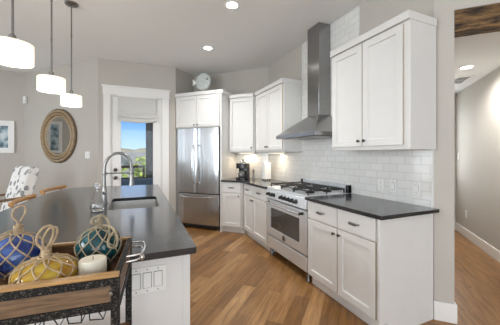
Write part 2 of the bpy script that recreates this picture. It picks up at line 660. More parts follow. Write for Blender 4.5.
def tube(bm, pts, rad, seg=8, closed=False):
    pts = [Vector(p) for p in pts]
    k = len(pts)
    rads = rad if isinstance(rad, (list, tuple)) else [rad] * k
    rings = []
    prev = None
    for i in range(k):
        if closed:
            tg = pts[(i + 1) % k] - pts[i - 1]
        else:
            tg = pts[min(i + 1, k - 1)] - pts[max(i - 1, 0)]
        tg.normalize()
        if prev is None:
            up = Vector((0, 0, 1)) if abs(tg.z) < .9 else Vector((1, 0, 0))
            nn = tg.cross(up).normalized()
        else:
            nn = (prev - tg * prev.dot(tg)).normalized()
        prev = nn
        bb = tg.cross(nn)
        rings.append([bm.verts.new(pts[i] + (nn * math.cos(2 * PI * q / seg) + bb * math.sin(2 * PI * q / seg)) * rads[i]) for q in range(seg)])
    for i in range(k if closed else k - 1):
        a, c = rings[i], rings[(i + 1) % k]
        for q in range(seg):
            s = (q + 1) % seg
            bm.faces.new((a[q], a[s], c[s], c[q]))
    if not closed:
        bm.faces.new(list(reversed(rings[0])))
        bm.faces.new(rings[-1])
    return bm


def ball(bm, c, rr, seg=10, scale=(1, 1, 1)):
    mt = Matrix.Translation(c) @ Matrix.Diagonal((*[rr * s for s in scale], 1))
    bmesh.ops.create_uvsphere(bm, u_segments=seg, v_segments=max(6, seg // 2 + 1), radius=1, matrix=mt)
    return bm


def curve_pts(ctrl, k=8):
    """Catmull-Rom through the control points"""
    P_ = [Vector(p) for p in ctrl]
    P_ = [P_[0] * 2 - P_[1]] + P_ + [P_[-1] * 2 - P_[-2]]
    out = []
    for i in range(1, len(P_) - 2):
        for q in range(k):
            u = q / k
            a, b_, c, d = P_[i - 1], P_[i], P_[i + 1], P_[i + 2]
            out.append(.5 * ((2 * b_) + (c - a) * u + (2 * a - 5 * b_ + 4 * c - d) * u * u + (3 * b_ - a - 3 * c + d) * u ** 3))
    out.append(P_[-2])
    return out


def shaker(bm, x0, x1, z0, z1, yf, th=.02, sw=.058, rec=.013):
    """door slab with a flat recessed centre panel, front face at yf (towards -y)"""
    def ring(i, y):
        return [bm.verts.new(p) for p in ((x0 + i, y, z0 + i), (x1 - i, y, z0 + i), (x1 - i, y, z1 - i), (x0 + i, y, z1 - i))]
    A = ring(0, yf + th)
    B = ring(0, yf + .002)
    B2 = ring(.002, yf)
    D = ring(sw, yf)
    E = ring(sw + .006, yf + rec)
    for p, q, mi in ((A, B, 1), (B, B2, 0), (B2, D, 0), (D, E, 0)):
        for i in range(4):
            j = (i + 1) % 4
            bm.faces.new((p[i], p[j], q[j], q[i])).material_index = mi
    bm.faces.new(E)
    bm.faces.new(list(reversed(A)))
    bmesh.ops.recalc_face_normals(bm, faces=bm.faces[:])
    return bm


def obj(name, bm, mat, parent=None, bevel=0., smooth=True, label=None):
    me = bpy.data.meshes.new(name)
    bm.normal_update()
    bm.to_mesh(me)
    bm.free()
    me.materials.append(mat)
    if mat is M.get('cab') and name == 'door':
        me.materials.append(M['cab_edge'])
    if smooth:
        me.polygons.foreach_set('use_smooth', [True] * len(me.polygons))
        me.set_sharp_from_angle(angle=math.radians(38))
    o = bpy.data.objects.new(name, me)
    C.objects.link(o)
    if parent is not None:
        o.parent = parent
    if bevel:
        bv = o.modifiers.new('bevel', 'BEVEL')
        bv.width = bevel
        bv.segments = 2
        bv.limit_method = 'ANGLE'
        bv.angle_limit = math.radians(50)
    if label:
        o['label'] = label
    return o


def tag(o, label, cat, group=None):
    o['label'] = label
    o['category'] = cat
    if group:
        o['group'] = group
    return o


def thing(name, label, cat, loc=(0, 0, 0), rotz=0., group=None):
    o = bpy.data.objects.new(name, None)
    o.empty_display_size = .05
    C.objects.link(o)
    o.location = loc
    o.rotation_euler = (0, 0, rotz)
    return tag(o, label, cat, group)


def struct(name, bm, mat, parent=None, bevel=0., smooth=True):
    o = obj(name, bm, mat, parent, bevel, smooth)
    if parent is None:
        o['kind'] = 'structure'
    return o


def dup(root, loc, rotz=None, label=None):
    r_ = root.copy()
    C.objects.link(r_)
    r_.location = loc
    if rotz is not None:
        r_.rotation_euler = (0, 0, rotz)
    if label:
        r_['label'] = label
    for ch in list(root.children):
        c_ = ch.copy()
        C.objects.link(c_)
        c_.parent = r_
        for g in list(ch.children):
            d_ = g.copy()
            C.objects.link(d_)
            d_.parent = c_
    return r_


def NT(n_, t_):
    """point of the 45 degree frame: n away from the camera corner, t to the right"""
    return ((n_ + t_) * R2, (n_ - t_) * R2)


ROT_R = -PI / 2      # things on the range wall face -X
ROT_D = -PI / 4      # things on the diagonal wall

XW = 2.24            # range wall plane
ND = 4.685           # diagonal (fridge) wall plane
CORNER = (2.24, ND / R2 - 2.24)
YD = 5.12            # door wall
TN = -3.168          # niche side wall
NM = 3.168           # mirror wall
NP = 2.57            # plane of the wall with the hall opening
LW = -3.6            # left wall
BW = -4.0            # back wall
PIL = (2.24, NP / R2 - 2.24)
HALL_N, HALL_T, HALL_T0 = 5.8, 1.68, .735
MC = ((NM - 5.12 * R2 * 1) / R2, 5.12)   # convex corner of mirror wall and door wall
MC = (NM / R2 - 5.12, 5.12)
PW = 6.6
MC2 = (NM / R2 - PW, PW)

# ------------------------------------------------------------------ structure
outline = [(LW, BW), (4.65, BW), (4.65, NP / R2 - 4.65), NT(NP, HALL_T), NT(HALL_N, HALL_T), NT(HALL_N, HALL_T0), NT(NP, HALL_T0),
           PIL, CORNER, NT(ND, TN), NT((YD + TN * R2) / R2 if False else (2 * YD * R2 + TN), TN), MC, MC2, (LW, PW)]
# corner of niche wall and door wall: on t = TN with y = YD  ->  n = 2*R2*YD + TN ... (n - t)*R2 = y
outline[10] = NT(YD / R2 + TN, TN)
NICHE = outline[10]
struct('floor', prism(BM(), outline, -.10, 0), M['floor'], smooth=False)

main_ceiling = [p for i, p in enumerate(outline) if i not in (4, 5)]
struct('ceiling', prism(BM(), main_ceiling, CEIL, CEIL + .1), M['ceiling'], smooth=False)
hall = [NT(NP + .14, HALL_T), NT(HALL_N, HALL_T), NT(HALL_N, HALL_T0), NT(NP + .14, HALL_T0)]
struct('ceiling_hall', prism(BM(), hall, 2.46, 2.56), M['ceiling'], smooth=False)


def wall_poly(name, pts, z0, z1, mat=None):
    return struct(name, prism(BM(), pts, z0, z1), mat or M['wall'], smooth=False)


def off(p, n_, t_):
    return (p[0] + (n_ + t_) * R2, p[1] + (n_ - t_) * R2)


# range wall with the pilaster end, one solid block between kitchen and hall
wall_poly('wall_range', [PIL, NT(NP, HALL_T0), NT(3.0, HALL_T0), (2.24 + .30, 1.62), (2.54, CORNER[1] + .2), CORNER], 0, CEIL)
wall_poly('wall_diagonal', [CORNER, NT(ND, TN), NT(ND + .15, TN), (CORNER[0] + .2, CORNER[1] + .2)], 0, CEIL)
wall_poly('wall_niche', [NT(ND + .15, TN), NICHE, (NICHE[0], NICHE[1] + .12), NT(ND + .15, TN - .12)], 0, CEIL)
wall_poly('wall_mirror', [MC, MC2, (MC2[0] + .16, MC2[1] + .16), (MC[0] + .02, MC[1] + .16)], 0, CEIL)
wall_poly('wall_picture', [MC2, (LW, PW), (LW, PW + .14), (MC2[0] + .1, PW + .14)], 0, CEIL)
# door wall: with an opening for the door
DX0, DX1, DZ = -.455, .405, 2.40
bm = BM()
prism(bm, [MC, (DX0, YD), (DX0, YD + .14), (MC[0] + .02, YD + .14)], 0, CEIL)
prism(bm, [(DX1, YD), NICHE, (NICHE[0], YD + .14), (DX1, YD + .14)], 0, CEIL)
box(bm, DX0, DX1, YD, YD + .14, DZ, CEIL)
struct('wall_door', bm, M['wall'], smooth=False)
# hall: right wall, end wall, left wall; header above the opening; wall right of the opening
a0, a1 = NT(NP, HALL_T), NT(HALL_N, HALL_T)
wall_poly('wall_hall_right', [a0, a1, off(a1, 0, .12), off(a0, 0, .12)], 0, CEIL)
bm = BM()
for (ta, tb, za, zb) in ((HALL_T0, .85, 0, 2.56), (1.55, HALL_T, 0, 2.56), (.85, 1.55, 0, .9), (.85, 1.55, 2.2, 2.56)):
    prism(bm, [NT(HALL_N, ta), NT(HALL_N, tb), NT(HALL_N + .12, tb), NT(HALL_N + .12, ta)], za, zb)
struct('wall_hall_end', bm, M['wall'], smooth=False)
bm = BM()
for (ta, tb, za, zb) in ((.85, .90, .9, 2.2), (1.50, 1.55, .9, 2.2), (.9, 1.5, .9, .95), (.9, 1.5, 2.15, 2.2), (.9, 1.5, 1.53, 1.57)):
    prism(bm, [NT(HALL_N - .01, ta), NT(HALL_N - .01, tb), NT(HALL_N + .05, tb), NT(HALL_N + .05, ta)], za, zb)
struct('window_6', bm, M['trim'])  # unseen hall opening, added to carry its fill light
b0 = NT(3.0, HALL_T0)
wall_poly('wall_hall_left', [b0, NT(HALL_N, HALL_T0), off(NT(HALL_N, HALL_T0), 0, -.1), off(b0, 0, -.1)], 0, 2.56)
HB = 2.515
wall_poly('wall_header', [NT(NP, HALL_T0), a0, NT(NP + .14, HALL_T), NT(NP + .14, HALL_T0)], HB, CEIL)
rr = (4.65, NP / R2 - 4.65)
wall_poly('wall_opening_right', [a0, rr, off(rr, .14, 0), off(a0, .14, 0)], 0, CEIL)
wall_poly('wall_right', [rr, (4.65, BW), (4.79, BW), (4.79, rr[1])], 0, CEIL)


def wall_with_windows(name, horiz, fixed, thick, u0, u1, wins):
    """horiz: wall along x at y=fixed (else along y at x=fixed); wins: (u0,u1,z0,z1)"""
    bm = BM()

    def b(ua, ub, za, zb):
        if horiz:
            box(bm, ua, ub, fixed - thick, fixed, za, zb)
        else:
            box(bm, fixed - thick, fixed, ua, ub, za, zb)
    cur = u0
    for (wa, wb, za, zb) in wins:
        b(cur, wa, 0, CEIL)
        b(wa, wb, 0, za)
        b(wa, wb, zb, CEIL)
        cur = wb
    b(cur, u1, 0, CEIL)
    struct(name, bm, M['wall'], smooth=False)


wl = [(-.65, 1.75, .55, 2.55), (4.75, 5.65, .55, 2.55)]
wb_ = [(-3.0, 1.4, .45, 2.65), (1.9, 4.1, .45, 2.65)]
wall_with_windows('wall_left', False, LW, .14, BW - .14, PW + .14, wl)
wall_with_windows('wall_back', True, BW, .14, LW, 4.79, wb_)
for k, (horiz, fixed, (ua, ub, za, zb)) in enumerate([(False, LW, q) for q in wl] + [(True, BW, q) for q in wb_]):
    bm = BM()
    y0, y1 = fixed - .05, fixed + .015
    bars = [(ua, ua + .06, za, zb), (ub - .06, ub, za, zb), (ua, ub, za, za + .06), (ua, ub, zb - .06, zb),
            ((ua + ub) / 2 - .025, (ua + ub) / 2 + .025, za, zb)]
    for (p, q, r_, s) in bars:
        if horiz:
            box(bm, p, q, y0, y1, r_, s)
        else:
            box(bm, y0, y1, p, q, r_, s)
    struct('window_%d' % (k + 1), bm, M['trim'])  # frames of unseen windows, added to carry the fill lights

# backsplash tiles: built in frames whose local x runs along the wall
TT = .008
tile_o = []


def tile(name, loc, rotz, pieces):
    bm = BM()
    for (x0, x1, z0, z1) in pieces:
        box(bm, x0, x1, -TT, -.0005, z0, z1)
    o = struct(name, bm, M['tile'], smooth=False)
    o.location = loc
    o.rotation_euler = (0, 0, rotz)


# local x = 0 at the inner corner, running towards the camera
y_c = CORNER[1]
tile('wall_backsplash_range', (XW, y_c, 0), ROT_R,
     [(.004, y_c - PIL[1] - .005, .90, 1.395), (y_c - 3.285, y_c - 2.185, 1.395, CEIL - .002)])
tile('wall_backsplash_diagonal', (*NT(ND, -2.184), 0), ROT_D, [(0, -1.517 + 2.184 - .006, .90, 1.395)])
bm = BM()
box(bm, XW - .012, XW - .0005, PIL[1] + .002, PIL[1] + .010, .917, 1.395)
struct('trim_1', bm, M['trim'])

# baseboards
BBH = .14


def bboard(name, p0, p1, th=.016, h=BBH, depth_sign=1):
    """board along p0->p1 on the left-hand side"""
    d = Vector((p1[0] - p0[0], p1[1] - p0[1]))
    n_ = Vector((-d.y, d.x)).normalized() * th * depth_sign
    bm = BM()
    prism(bm, [p0, p1, (p1[0] + n_.x, p1[1] + n_.y), (p0[0] + n_.x, p0[1] + n_.y)], 0, h)
    return struct(name, bm, M['trim'], bevel=.004)


bboard('baseboard_hall', a1, a0, depth_sign=-1)
bboard('baseboard_hall_end', NT(HALL_N, HALL_T0), NT(HALL_N, HALL_T - .018), depth_sign=-1)
pe = NT(NP, HALL_T0)
bm = BM()
q0, q1 = PIL, pe
prism(bm, [off(q0, -.016, -.004), off(q1, -.016, .016), off(q1, .30, .016), off(q1, .30, .0005), off(q1, -.0005, .0005), off(q0, -.0005, -.004)], 0, .152)
struct('baseboard_pilaster', bm, M['trim'], bevel=.004)
bboard('baseboard_mirror', MC, MC2, depth_sign=1)
bboard('baseboard_picture', (MC2[0] - .02, PW), (LW, PW), depth_sign=1)
bboard('baseboard_left', (LW, PW - .02), (LW, BW), depth_sign=1)

# rustic beam over the hall opening
o = thing('ceiling_beam', 'rustic dark wooden beam spanning the top of the hall opening', 'beam', (*NT(NP, HALL_T0), 2.342), ROT_D)
bm = BM()
L = HALL_T - HALL_T0
k = 14
sec = [(-.006, 0), (.13, 0), (.13, .173), (-.006, .173)]
rings = []
for i in range(k + 1):
    rings.append([bm.verts.new((L * i / k + (.001 if i == 0 else -.001 if i == k else 0), y + random.uniform(-.004, .004), z + random.uniform(-.005, .0)))
                  for (y, z) in sec])
for i in range(k):
    for q in range(4):
        s = (q + 1) % 4
        bm.faces.new((rings[i][q], rings[i][s], rings[i + 1][s], rings[i + 1][q]))
bm.faces.new(rings[0])
bm.faces.new(list(reversed(rings[-1])))
bmesh.ops.recalc_face_normals(bm, faces=bm.faces[:])
obj('timber', bm, M['beam'], o, bevel=.006)

# ------------------------------------------------------------------ exterior door with casing, glass, hardware
d1 = thing('door_1', 'white full-glass exterior door in the back wall', 'door', (0, YD, 0))
del d1['label'], d1['category']
d1['kind'] = 'structure'
bm = BM()
gx0, gx1, gz0, gz1 = -.29, .243, .30, 2.28
lx0, lx1 = DX0 + .02, DX1 - .02
box(bm, lx0, gx0, .03, .075, .012, DZ - .02)
box(bm, gx1, lx1, .03, .075, .012, DZ - .02)
box(bm, gx0, gx1, .03, .075, .012, gz0)
box(bm, gx0, gx1, .03, .075, gz1, DZ - .02)
obj('door_leaf', bm, M['trim'], d1)
bm = BM()
for (x0, x1, z0, z1) in ((gx0 - .02, gx0, gz0 - .02, gz1 + .02), (gx1, gx1 + .02, gz0 - .02, gz1 + .02), (gx0, gx1, gz0 - .02, gz0), (gx0, gx1, gz1, gz1 + .02)):
    box(bm, x0, x1, .022, .03, z0, z1)
obj('glazing_bead', bm, M['trim'], d1, bevel=.002)
bm = BM()
box(bm, gx0, gx1, .05, .055, gz0, gz1)
obj('glass_pane', bm, M['pane'], d1)
bm = BM()
for (x0, x1, z0, z1) in ((DX0 - .105, DX0, 0, DZ), (DX1, DX1 + .115, 0, DZ), (DX0 - .115, DX1 + .125, DZ, DZ + .13)):
    box(bm, x0, x1, -.02, -.0005, z0, z1)
box(bm, DX0 - .128, DX1 + .138, -.034, -.0005, DZ + .13, DZ + .158)
obj('door_casing', bm, M['trim'], d1, bevel=.003)
bm = BM()
box(bm, DX0, DX0 + .018, 0, .14, 0, DZ)
box(bm, DX1 - .018, DX1, 0, .14, 0, DZ)
box(bm, DX0 + .018, DX1 - .018, 0, .14, DZ - .018, DZ)
obj('door_jamb', bm, M['trim'], d1)
for zz, rr_ in ((1.09, .027), (.95, .03)):
    bm = BM()
    lathe(bm, [(.033, .03), (.033, .022), (.012, .018), (.011, -.01), (rr_ * .8, -.02), (rr_, -.035), (rr_ * .8, -.05), (0, -.054)], -.375, 0, zz, 20, 'Y')
    obj('door_knob' if zz < 1 else 'deadbolt', bm, M['bronze'], d1)

# roman shade hanging on the door glass
rs = thing('roman_shade', 'white fabric roman shade gathered up at the top of the glass door', 'blind', (-.02, YD - .0, 1.92))
bm = BM()
NX, prof = 24, []
prof = [(0, .455), (-.002, .30), (-.003, .20), (-.022, .175), (-.03, .15), (-.012, .125), (-.034, .11), (-.042, .085), (-.016, .065), (-.042, .05), (-.05, .02), (-.03, .0), (-.008, .01)]
pr = curve_pts([(0, y, z) for y, z in prof], 4)
rows = []
for i in range(NX + 1):
    u = i / NX
    x = -.318 + .636 * u
    sag = (.028 * math.sin(PI * u))
    row = []
    for p in pr:
        low = max(0, 1 - p.z / .30)
        row.append(bm.verts.new((x, -.012 + p.y + .006 * low * math.sin(u * 9 + p.z * 40), p.z - sag * low + .028)))
    rows.append(row)
for i in range(NX):
    for j in range(len(pr) - 1):
        bm.faces.new((rows[i][j], rows[i][j + 1], rows[i + 1][j + 1], rows[i + 1][j]))
o = obj('shade_fabric', bm, M['blind'], rs)
so = o.modifiers.new('thick', 'SOLIDIFY')
so.thickness = .003
bm = BM()
box(bm, -.322, .322, -.022, .018, .455, .485)
obj('head_rail', bm, M['trim'], rs, bevel=.003)

# ------------------------------------------------------------------ cabinets
def knob(parent, x, y, z, mat=None):
    bm = BM()
    lathe(bm, [(.006, 0), (.006, -.014), (.013, -.018), (.0145, -.024), (.011, -.029), (0, -.030)], x, y, z, 14, 'Y')
    return obj('knob', bm, mat or M['bronze'], parent)


def pull(parent, x, y, z, L=.10):
    bm = BM()
    pts = curve_pts([(x - L / 2, y, z), (x - L / 2 + .006, y - .02, z), (x - L / 4, y - .027, z), (x + L / 4, y - .027, z), (x + L / 2 - .006, y - .02, z), (x + L / 2, y, z)], 4)
    tube(bm, pts, .0055, 8)
    box(bm, x - L * .38, x + L * .38, y - .034, y - .020, z - .013, z + .009)
    return obj('drawer_pull', bm, M['pewter'], parent, bevel=.003)


def crown_poly(bm, path, z0, z1, proj=.03):
    """mitred flat moulding along an open xy path; projects to the right side of travel"""
    k = len(path)
    outp = []
    for i in range(k):
        dirs = []
        if i > 0:
            dirs.append((Vector(path[i]) - Vector(path[i - 1])).normalized())
        if i < k - 1:
            dirs.append((Vector(path[i + 1]) - Vector(path[i])).normalized())
        ns = [Vector((d.y, -d.x)) for d in dirs]
        if len(ns) == 1:
            off_ = ns[0] * proj
        else:
            b_ = (ns[0] + ns[1]).normalized()
            off_ = b_ * proj / max(.3, b_.dot(ns[0]))
        outp.append(Vector(path[i]) + off_)
    for i in range(k - 1):
        prism(bm, [tuple(path[i]), tuple(path[i + 1]), tuple(outp[i + 1]), tuple(outp[i])], z0, z1)


# --- upper cabinet at the right of the hood
UZ0, UZ1, UZC = 1.395, 2.395, 2.457
ur = thing('upper_cabinet', 'large white two-door wall cabinet right of the range hood', 'cabinet', (1.92, 2.245, UZ0), ROT_R)
Wd, Dp = .875, .308
bm = BM()
box(bm, 0, Wd, 0, Dp, .0, UZC - UZ0 - .012)
obj('cabinet_body', bm, M['cab'], ur, bevel=.002)
for (x0, x1, kx) in ((.012, .415, .385), (.423, .823, .453)):
    dr = obj('door', shaker(BM(), x0, x1, .035, UZ1 - UZ0 - .012, -.02), M['cab'], ur)
    knob(dr, kx, -.02, .085)
bm = BM()
crown_poly(bm, [(.024, Dp), (.024, 0), (Wd - .024, 0), (Wd - .024, Dp)], UZ1 - UZ0, UZC - UZ0, .032)
obj('crown_moulding', bm, M['cab'], ur, bevel=.003)

# --- left wall cabinets on the range wall, next to the corner
YK = 4.355 / R2 - 1.90          # where the two door planes meet
ul = thing('upper_cabinet', 'white two-door wall cabinet left of the range hood', 'cabinet', (1.92, YK - .012, UZ0), ROT_R)
Wl = YK - .012 - 3.275
bm = BM()
prism(bm, [(0, 0), (Wl, 0), (Wl, Dp), (-.115, Dp)], 0, UZC - UZ0 - .012)
obj('cabinet_body', bm, M['cab'], ul, bevel=.002)
xm = YK - .012 - 3.776
for (x0, x1, kx) in ((.022, xm - .004, xm - .034), (xm + .004, Wl - .02, xm + .034)):
    dr = obj('door', shaker(BM(), x0, x1, .035, UZ1 - UZ0 - .012, -.02), M['cab'], ul)
    knob(dr, kx, -.02, .085)
bm = BM()
crown_poly(bm, [(.012, 0), (Wl - .022, 0), (Wl - .022, Dp)], UZ1 - UZ0, UZC - UZ0, .032)
obj('crown_moulding', bm, M['cab'], ul, bevel=.003)

# --- diagonal corner wall cabinet
TL = -2.182
tk = (1.90 - YK) * R2            # t of the meeting line
uc = thing('corner_cabinet', 'narrow white one-door wall cabinet in the corner beside the refrigerator', 'cabinet', (*NT(4.375, TL), UZ0), ROT_D)
Wc = tk - TL - .012
bm = BM()
prism(bm, [(0, 0), (Wc, 0), (Wc + .115, .302), (0, .302)], 0, UZC - UZ0 - .012)
obj('cabinet_body', bm, M['cab'], uc, bevel=.002)
dr = obj('door', shaker(BM(), .012, Wc - .02, .035, UZ1 - UZ0 - .012, -.02), M['cab'], uc)
knob(dr, Wc - .05, -.02, .085)
bm = BM()
crown_poly(bm, [(0, 0), (Wc - .012, 0)], UZ1 - UZ0, UZC - UZ0, .032)
obj('crown_moulding', bm, M['cab'], uc, bevel=.003)

# --- fridge surround: over-fridge cabinet with the tall side panel
FT0, FT1 = TN + .002, -2.212
fc = thing('refrigerator_cabinet', 'white two-door cabinet above the refrigerator with a tall side panel', 'cabinet', (*NT(4.085, FT0), 0), ROT_D)
Wf = FT1 - FT0
bm = BM()
box(bm, 0, Wf, 0, .595, 1.852, 2.50)
obj('cabinet_body', bm, M['cab'], fc, bevel=.002)
bm = BM()
box(bm, Wf, Wf + .026, -.012, .595, 0, 2.50)
obj('side_panel', bm, M['cab'], fc, bevel=.002)
mid = Wf / 2 - .012
for (x0, x1, kx) in ((.014, mid - .004, mid - .035), (mid + .004, Wf - .012, mid + .035)):
    dr = obj('door', shaker(BM(), x0, x1, 1.868, 2.43, -.02), M['cab'], fc)
    knob(dr, kx, -.02, 1.90)
bm = BM()
crown_poly(bm, [(0, 0), (Wf + .026, 0), (Wf + .026, .27)], 2.44, 2.502, .032)
obj('crown_moulding', bm, M['cab'], fc, bevel=.003)

# --- refrigerator
fr_ = thing('refrigerator', 'stainless steel french-door refrigerator with a bottom freezer drawer', 'refrigerator', (*NT(4.075, FT0 + .004), 0), ROT_D)
Wr = Wf - .036
bm = BM()
box(bm, .012, Wr - .006, .075, .585, .03, 1.835)
obj('body', bm, M['dark_gap'], fr_)
bm = BM()
box(bm, .012, Wr - .012, .03, .08, .03, .085)
obj('kick_grille', bm, M['dark_gap'], fr_)
for x0 in (.03, Wr - .07):
    bm = BM()
    lathe(bm, [(.018, 0), (.02, .006), (.02, .028), (.012, .032)], x0 + .02, .065, 0, 14)
    obj('foot', bm, M['pewter'], fr_)


def bowed(bm, x0, x1, z0, z1, yf, th, bow, k=10):
    """front slab slightly bowed outwards"""
    fr, bk = [], []
    for i in range(k + 1):
        u = i / k
        x = x0 + (x1 - x0) * u
        y = yf - bow * (1 - (2 * u - 1) ** 2)
        e_ = .012 if i in (0, k) else 0
        fr.append((x, y + e_))
    poly = fr + [(x1, yf + th), (x0, yf + th)]
    prism(bm, poly, z0, z1)


split = Wr * .5
for (x0, x1, hx) in ((.004, split - .003, split - .05), (split + .003, Wr - .004, split + .05)):
    bm = BM()
    bowed(bm, x0, x1, .655, 1.845, 0, .07, .006)
    dr = obj('door', bm, M['steel_fridge'], fr_, bevel=.004)
    bm = BM()
    tube(bm, curve_pts([(hx, -.005, .83), (hx, -.045, .86), (hx, -.062, 1.0), (hx, -.068, 1.15), (hx, -.062, 1.33), (hx, -.045, 1.50), (hx, -.005, 1.53)], 5), .012, 10)
    obj('handle', bm, M['chrome'], dr)
bm = BM()
bowed(bm, .004, Wr - .004, .085, .64, 0, .07, .010)
dr = obj('freezer_drawer', bm, M['steel_fridge'], fr_, bevel=.004)
bm = BM()
tube(bm, curve_pts([(.12, -.002, .60), (.14, -.045, .597), (.30, -.062, .585), (Wr / 2, -.066, .582), (Wr - .30, -.062, .585), (Wr - .14, -.045, .597), (Wr - .12, -.002, .60)], 5), .012, 10)
obj('handle', bm, M['chrome'], dr)

# --- base cabinets
TOE, BZ = .10, .883
CT0, CT1 = .885, .915


def base_fronts(parent, cols, zt=.873, zd=.70, zb=.118):
    """cols: (x0, x1, knob x)"""
    for (x0, x1, kx) in cols:
        bm = BM()
        box(bm, x0, x1, -.02, 0, zd + .006, zt)
        dw = obj('drawer', bm, M['cab'], parent, bevel=.003)
        pull(dw, (x0 + x1) / 2, -.02, (zd + zt) / 2 + .005)
        dr = obj('door', shaker(BM(), x0, x1, zb, zd - .006, -.02), M['cab'], parent)
        knob(dr, kx, -.02, zd - .055)


# right of the range
YR0, YR1 = 2.285, 1.392
br_ = thing('base_cabinet', 'white base cabinet with two drawers and two doors right of the range', 'cabinet', (1.64, YR0, 0), ROT_R)
Wb = YR0 - YR1
bm = BM()
box(bm, 0, Wb - .018, 0, .588, TOE, BZ)
obj('cabinet_body', bm, M['cab'], br_)
bm = BM()
box(bm, .0, Wb - .018, .055, .588, 0, TOE)
obj('toe_kick', bm, M['cab'], br_)
bm = BM()
xz = [(.055, 0), (.588, 0), (.588, BZ), (-.02, BZ), (-.02, TOE), (.055, TOE)]
v0 = [bm.verts.new((Wb - .018, y, z)) for y, z in xz]
v1 = [bm.verts.new((Wb, y, z)) for y, z in xz]
bm.faces.new(v0)
bm.faces.new(list(reversed(v1)))
for i in range(6):
    j = (i + 1) % 6
    bm.faces.new((v0[j], v0[i], v1[i], v1[j]))
bmesh.ops.recalc_face_normals(bm, faces=bm.faces[:])
obj('end_panel', bm, M['cab'], br_, bevel=.002)
bm = BM()
box(bm, 0, Wb - .001, .043, .055, 0, .09)
obj('toe_board', bm, M['cab'], br_, bevel=.002)
base_fronts(br_, ((.010, .442, .412), (.450, .852, .48)))

# left of the range (two-column) and the diagonal corner unit
YKB = 4.065 / R2 - 1.62          # meeting line of the two door planes
WALLC = CORNER
bl = thing('base_cabinet', 'white base cabinet with two drawers and two doors left of the range', 'cabinet', (1.64, YKB - .012, 0), ROT_R)
Wbl = YKB - .012 - 3.225
bm = BM()
prism(bm, [(0, 0), (Wbl, 0), (Wbl, .588), (-.232, .588)], TOE, BZ)
obj('cabinet_body', bm, M['cab'], bl)
bm = BM()
prism(bm, [(-.018, .055), (Wbl, .055), (Wbl, .588), (-.232, .588)], 0, TOE)
obj('toe_kick', bm, M['cab'], bl)
xm = YKB - .012 - 3.715
base_fronts(bl, ((.026, xm - .004, xm - .03), (xm + .004, Wbl - .012, xm + .03)))
tkb = (1.62 - YKB) * R2
bc = thing('corner_base_cabinet', 'white angled corner base cabinet with one drawer and one door beside the refrigerator', 'cabinet', (*NT(4.085, TL), 0), ROT_D)
Wbc = tkb - TL - .012
bm = BM()
prism(bm, [(0, 0), (Wbc, 0), (Wbc + .232, .585), (0, .585)], TOE, BZ)
obj('cabinet_body', bm, M['cab'], bc)
bm = BM()
prism(bm, [(0, .055), (Wbc + .018, .055), (Wbc + .232, .585), (0, .585)], 0, TOE)
obj('toe_kick', bm, M['cab'], bc)
base_fronts(bc, ((.022, Wbc - .026, Wbc - .06),))

# --- worktops on the range wall
bm = BM()
prism(bm, [(1.585, YR0 - .002), (1.585, 1.345), (XW - .010, 1.345), (XW - .010, PIL[1] + .03) if False else (XW - .010, YR0 - .002)], CT0, CT1)
tag(obj('countertop', bm, M['granite'], bevel=.004), 'black granite countertop right of the range', 'countertop')
yb = 4.033 / R2 - 1.585
bm = BM()
nn = ND - .010
ct_poly = [(1.585, 3.228), (1.585, yb), NT(4.033, TL + .001), NT(nn, TL + .001), (XW - .010, nn / R2 - (XW - .010)), (XW - .010, 3.228)]
prism(bm, ct_poly, CT0, CT1)
tag(obj('countertop', bm, M['granite'], bevel=.004), 'black granite corner countertop left of the range under the coffee maker', 'countertop')

# ------------------------------------------------------------------ range
RW = .925
rg = thing('range_cooker', 'wide stainless steel gas range with black knobs and grates', 'range', (1.625, 3.218, 0), ROT_R)
bm = BM()
box(bm, .004, RW - .004, .05, .595, .10, .905)
obj('body', bm, M['dark_gap'], rg, bevel=.002)
bm = BM()
box(bm, .03, RW - .03, .10, .57, .03, .10)
obj('base_plinth', bm, M['dark_gap'], rg)
for x0 in (.045, RW - .045):
    for y0 in (.045, .55):
        bm = BM()
        lathe(bm, [(.022, 0), (.024, .006), (.020, .012), (.020, .10)], x0, y0, 0, 16)
        obj('leg', bm, M['nickel'], rg)
bm = BM()
box(bm, .002, RW - .002, -.005, .595, .897, .920)
obj('cooktop', bm, M['steel'], rg, bevel=.004)
# control panel: slightly sloping front
bm = BM()
sec = [(-.018, .775), (.05, .775), (.05, .897), (.0, .897), (-.008, .892)]
v0 = [bm.verts.new((.002, y, z)) for y, z in sec]
v1 = [bm.verts.new((RW - .002, y, z)) for y, z in sec]
bm.faces.new(v0)
bm.faces.new(list(reversed(v1)))
for i in range(5):
    j = (i + 1) % 5
    bm.faces.new((v0[j], v0[i], v1[i], v1[j]))
bmesh.ops.recalc_face_normals(bm, faces=bm.faces[:])
obj('control_panel', bm, M['steel'], rg, bevel=.003)
for kx in (.085, .165, .225, .42, .50, .58, .66, .74):
    bm = BM()
    lathe(bm, [(.026, -.012), (.026, -.022), (.021, -.026), (.018, -.050), (.014, -.055), (0, -.056)], kx, 0, .832, 18, 'Y')
    box(bm, kx - .004, kx + .004, -.062, -.03, .832 - .016, .832 + .016)
    obj('control_knob', bm, M['blackplastic'], rg)
# oven door
bm = BM()
od0, od1 = .290, .757
wx0, wx1, wz0, wz1 = .10, RW - .14, .385, .655


def ring_panel(bm, x0, x1, z0, z1, ix0, ix1, iz0, iz1, yf, yb):
    for (a, b_, c_, d_) in ((x0, ix0, z0, z1), (ix1, x1, z0, z1), (ix0, ix1, z0, iz0), (ix0, ix1, iz1, z1)):
        box(bm, a, b_, yf, yb, c_, d_)


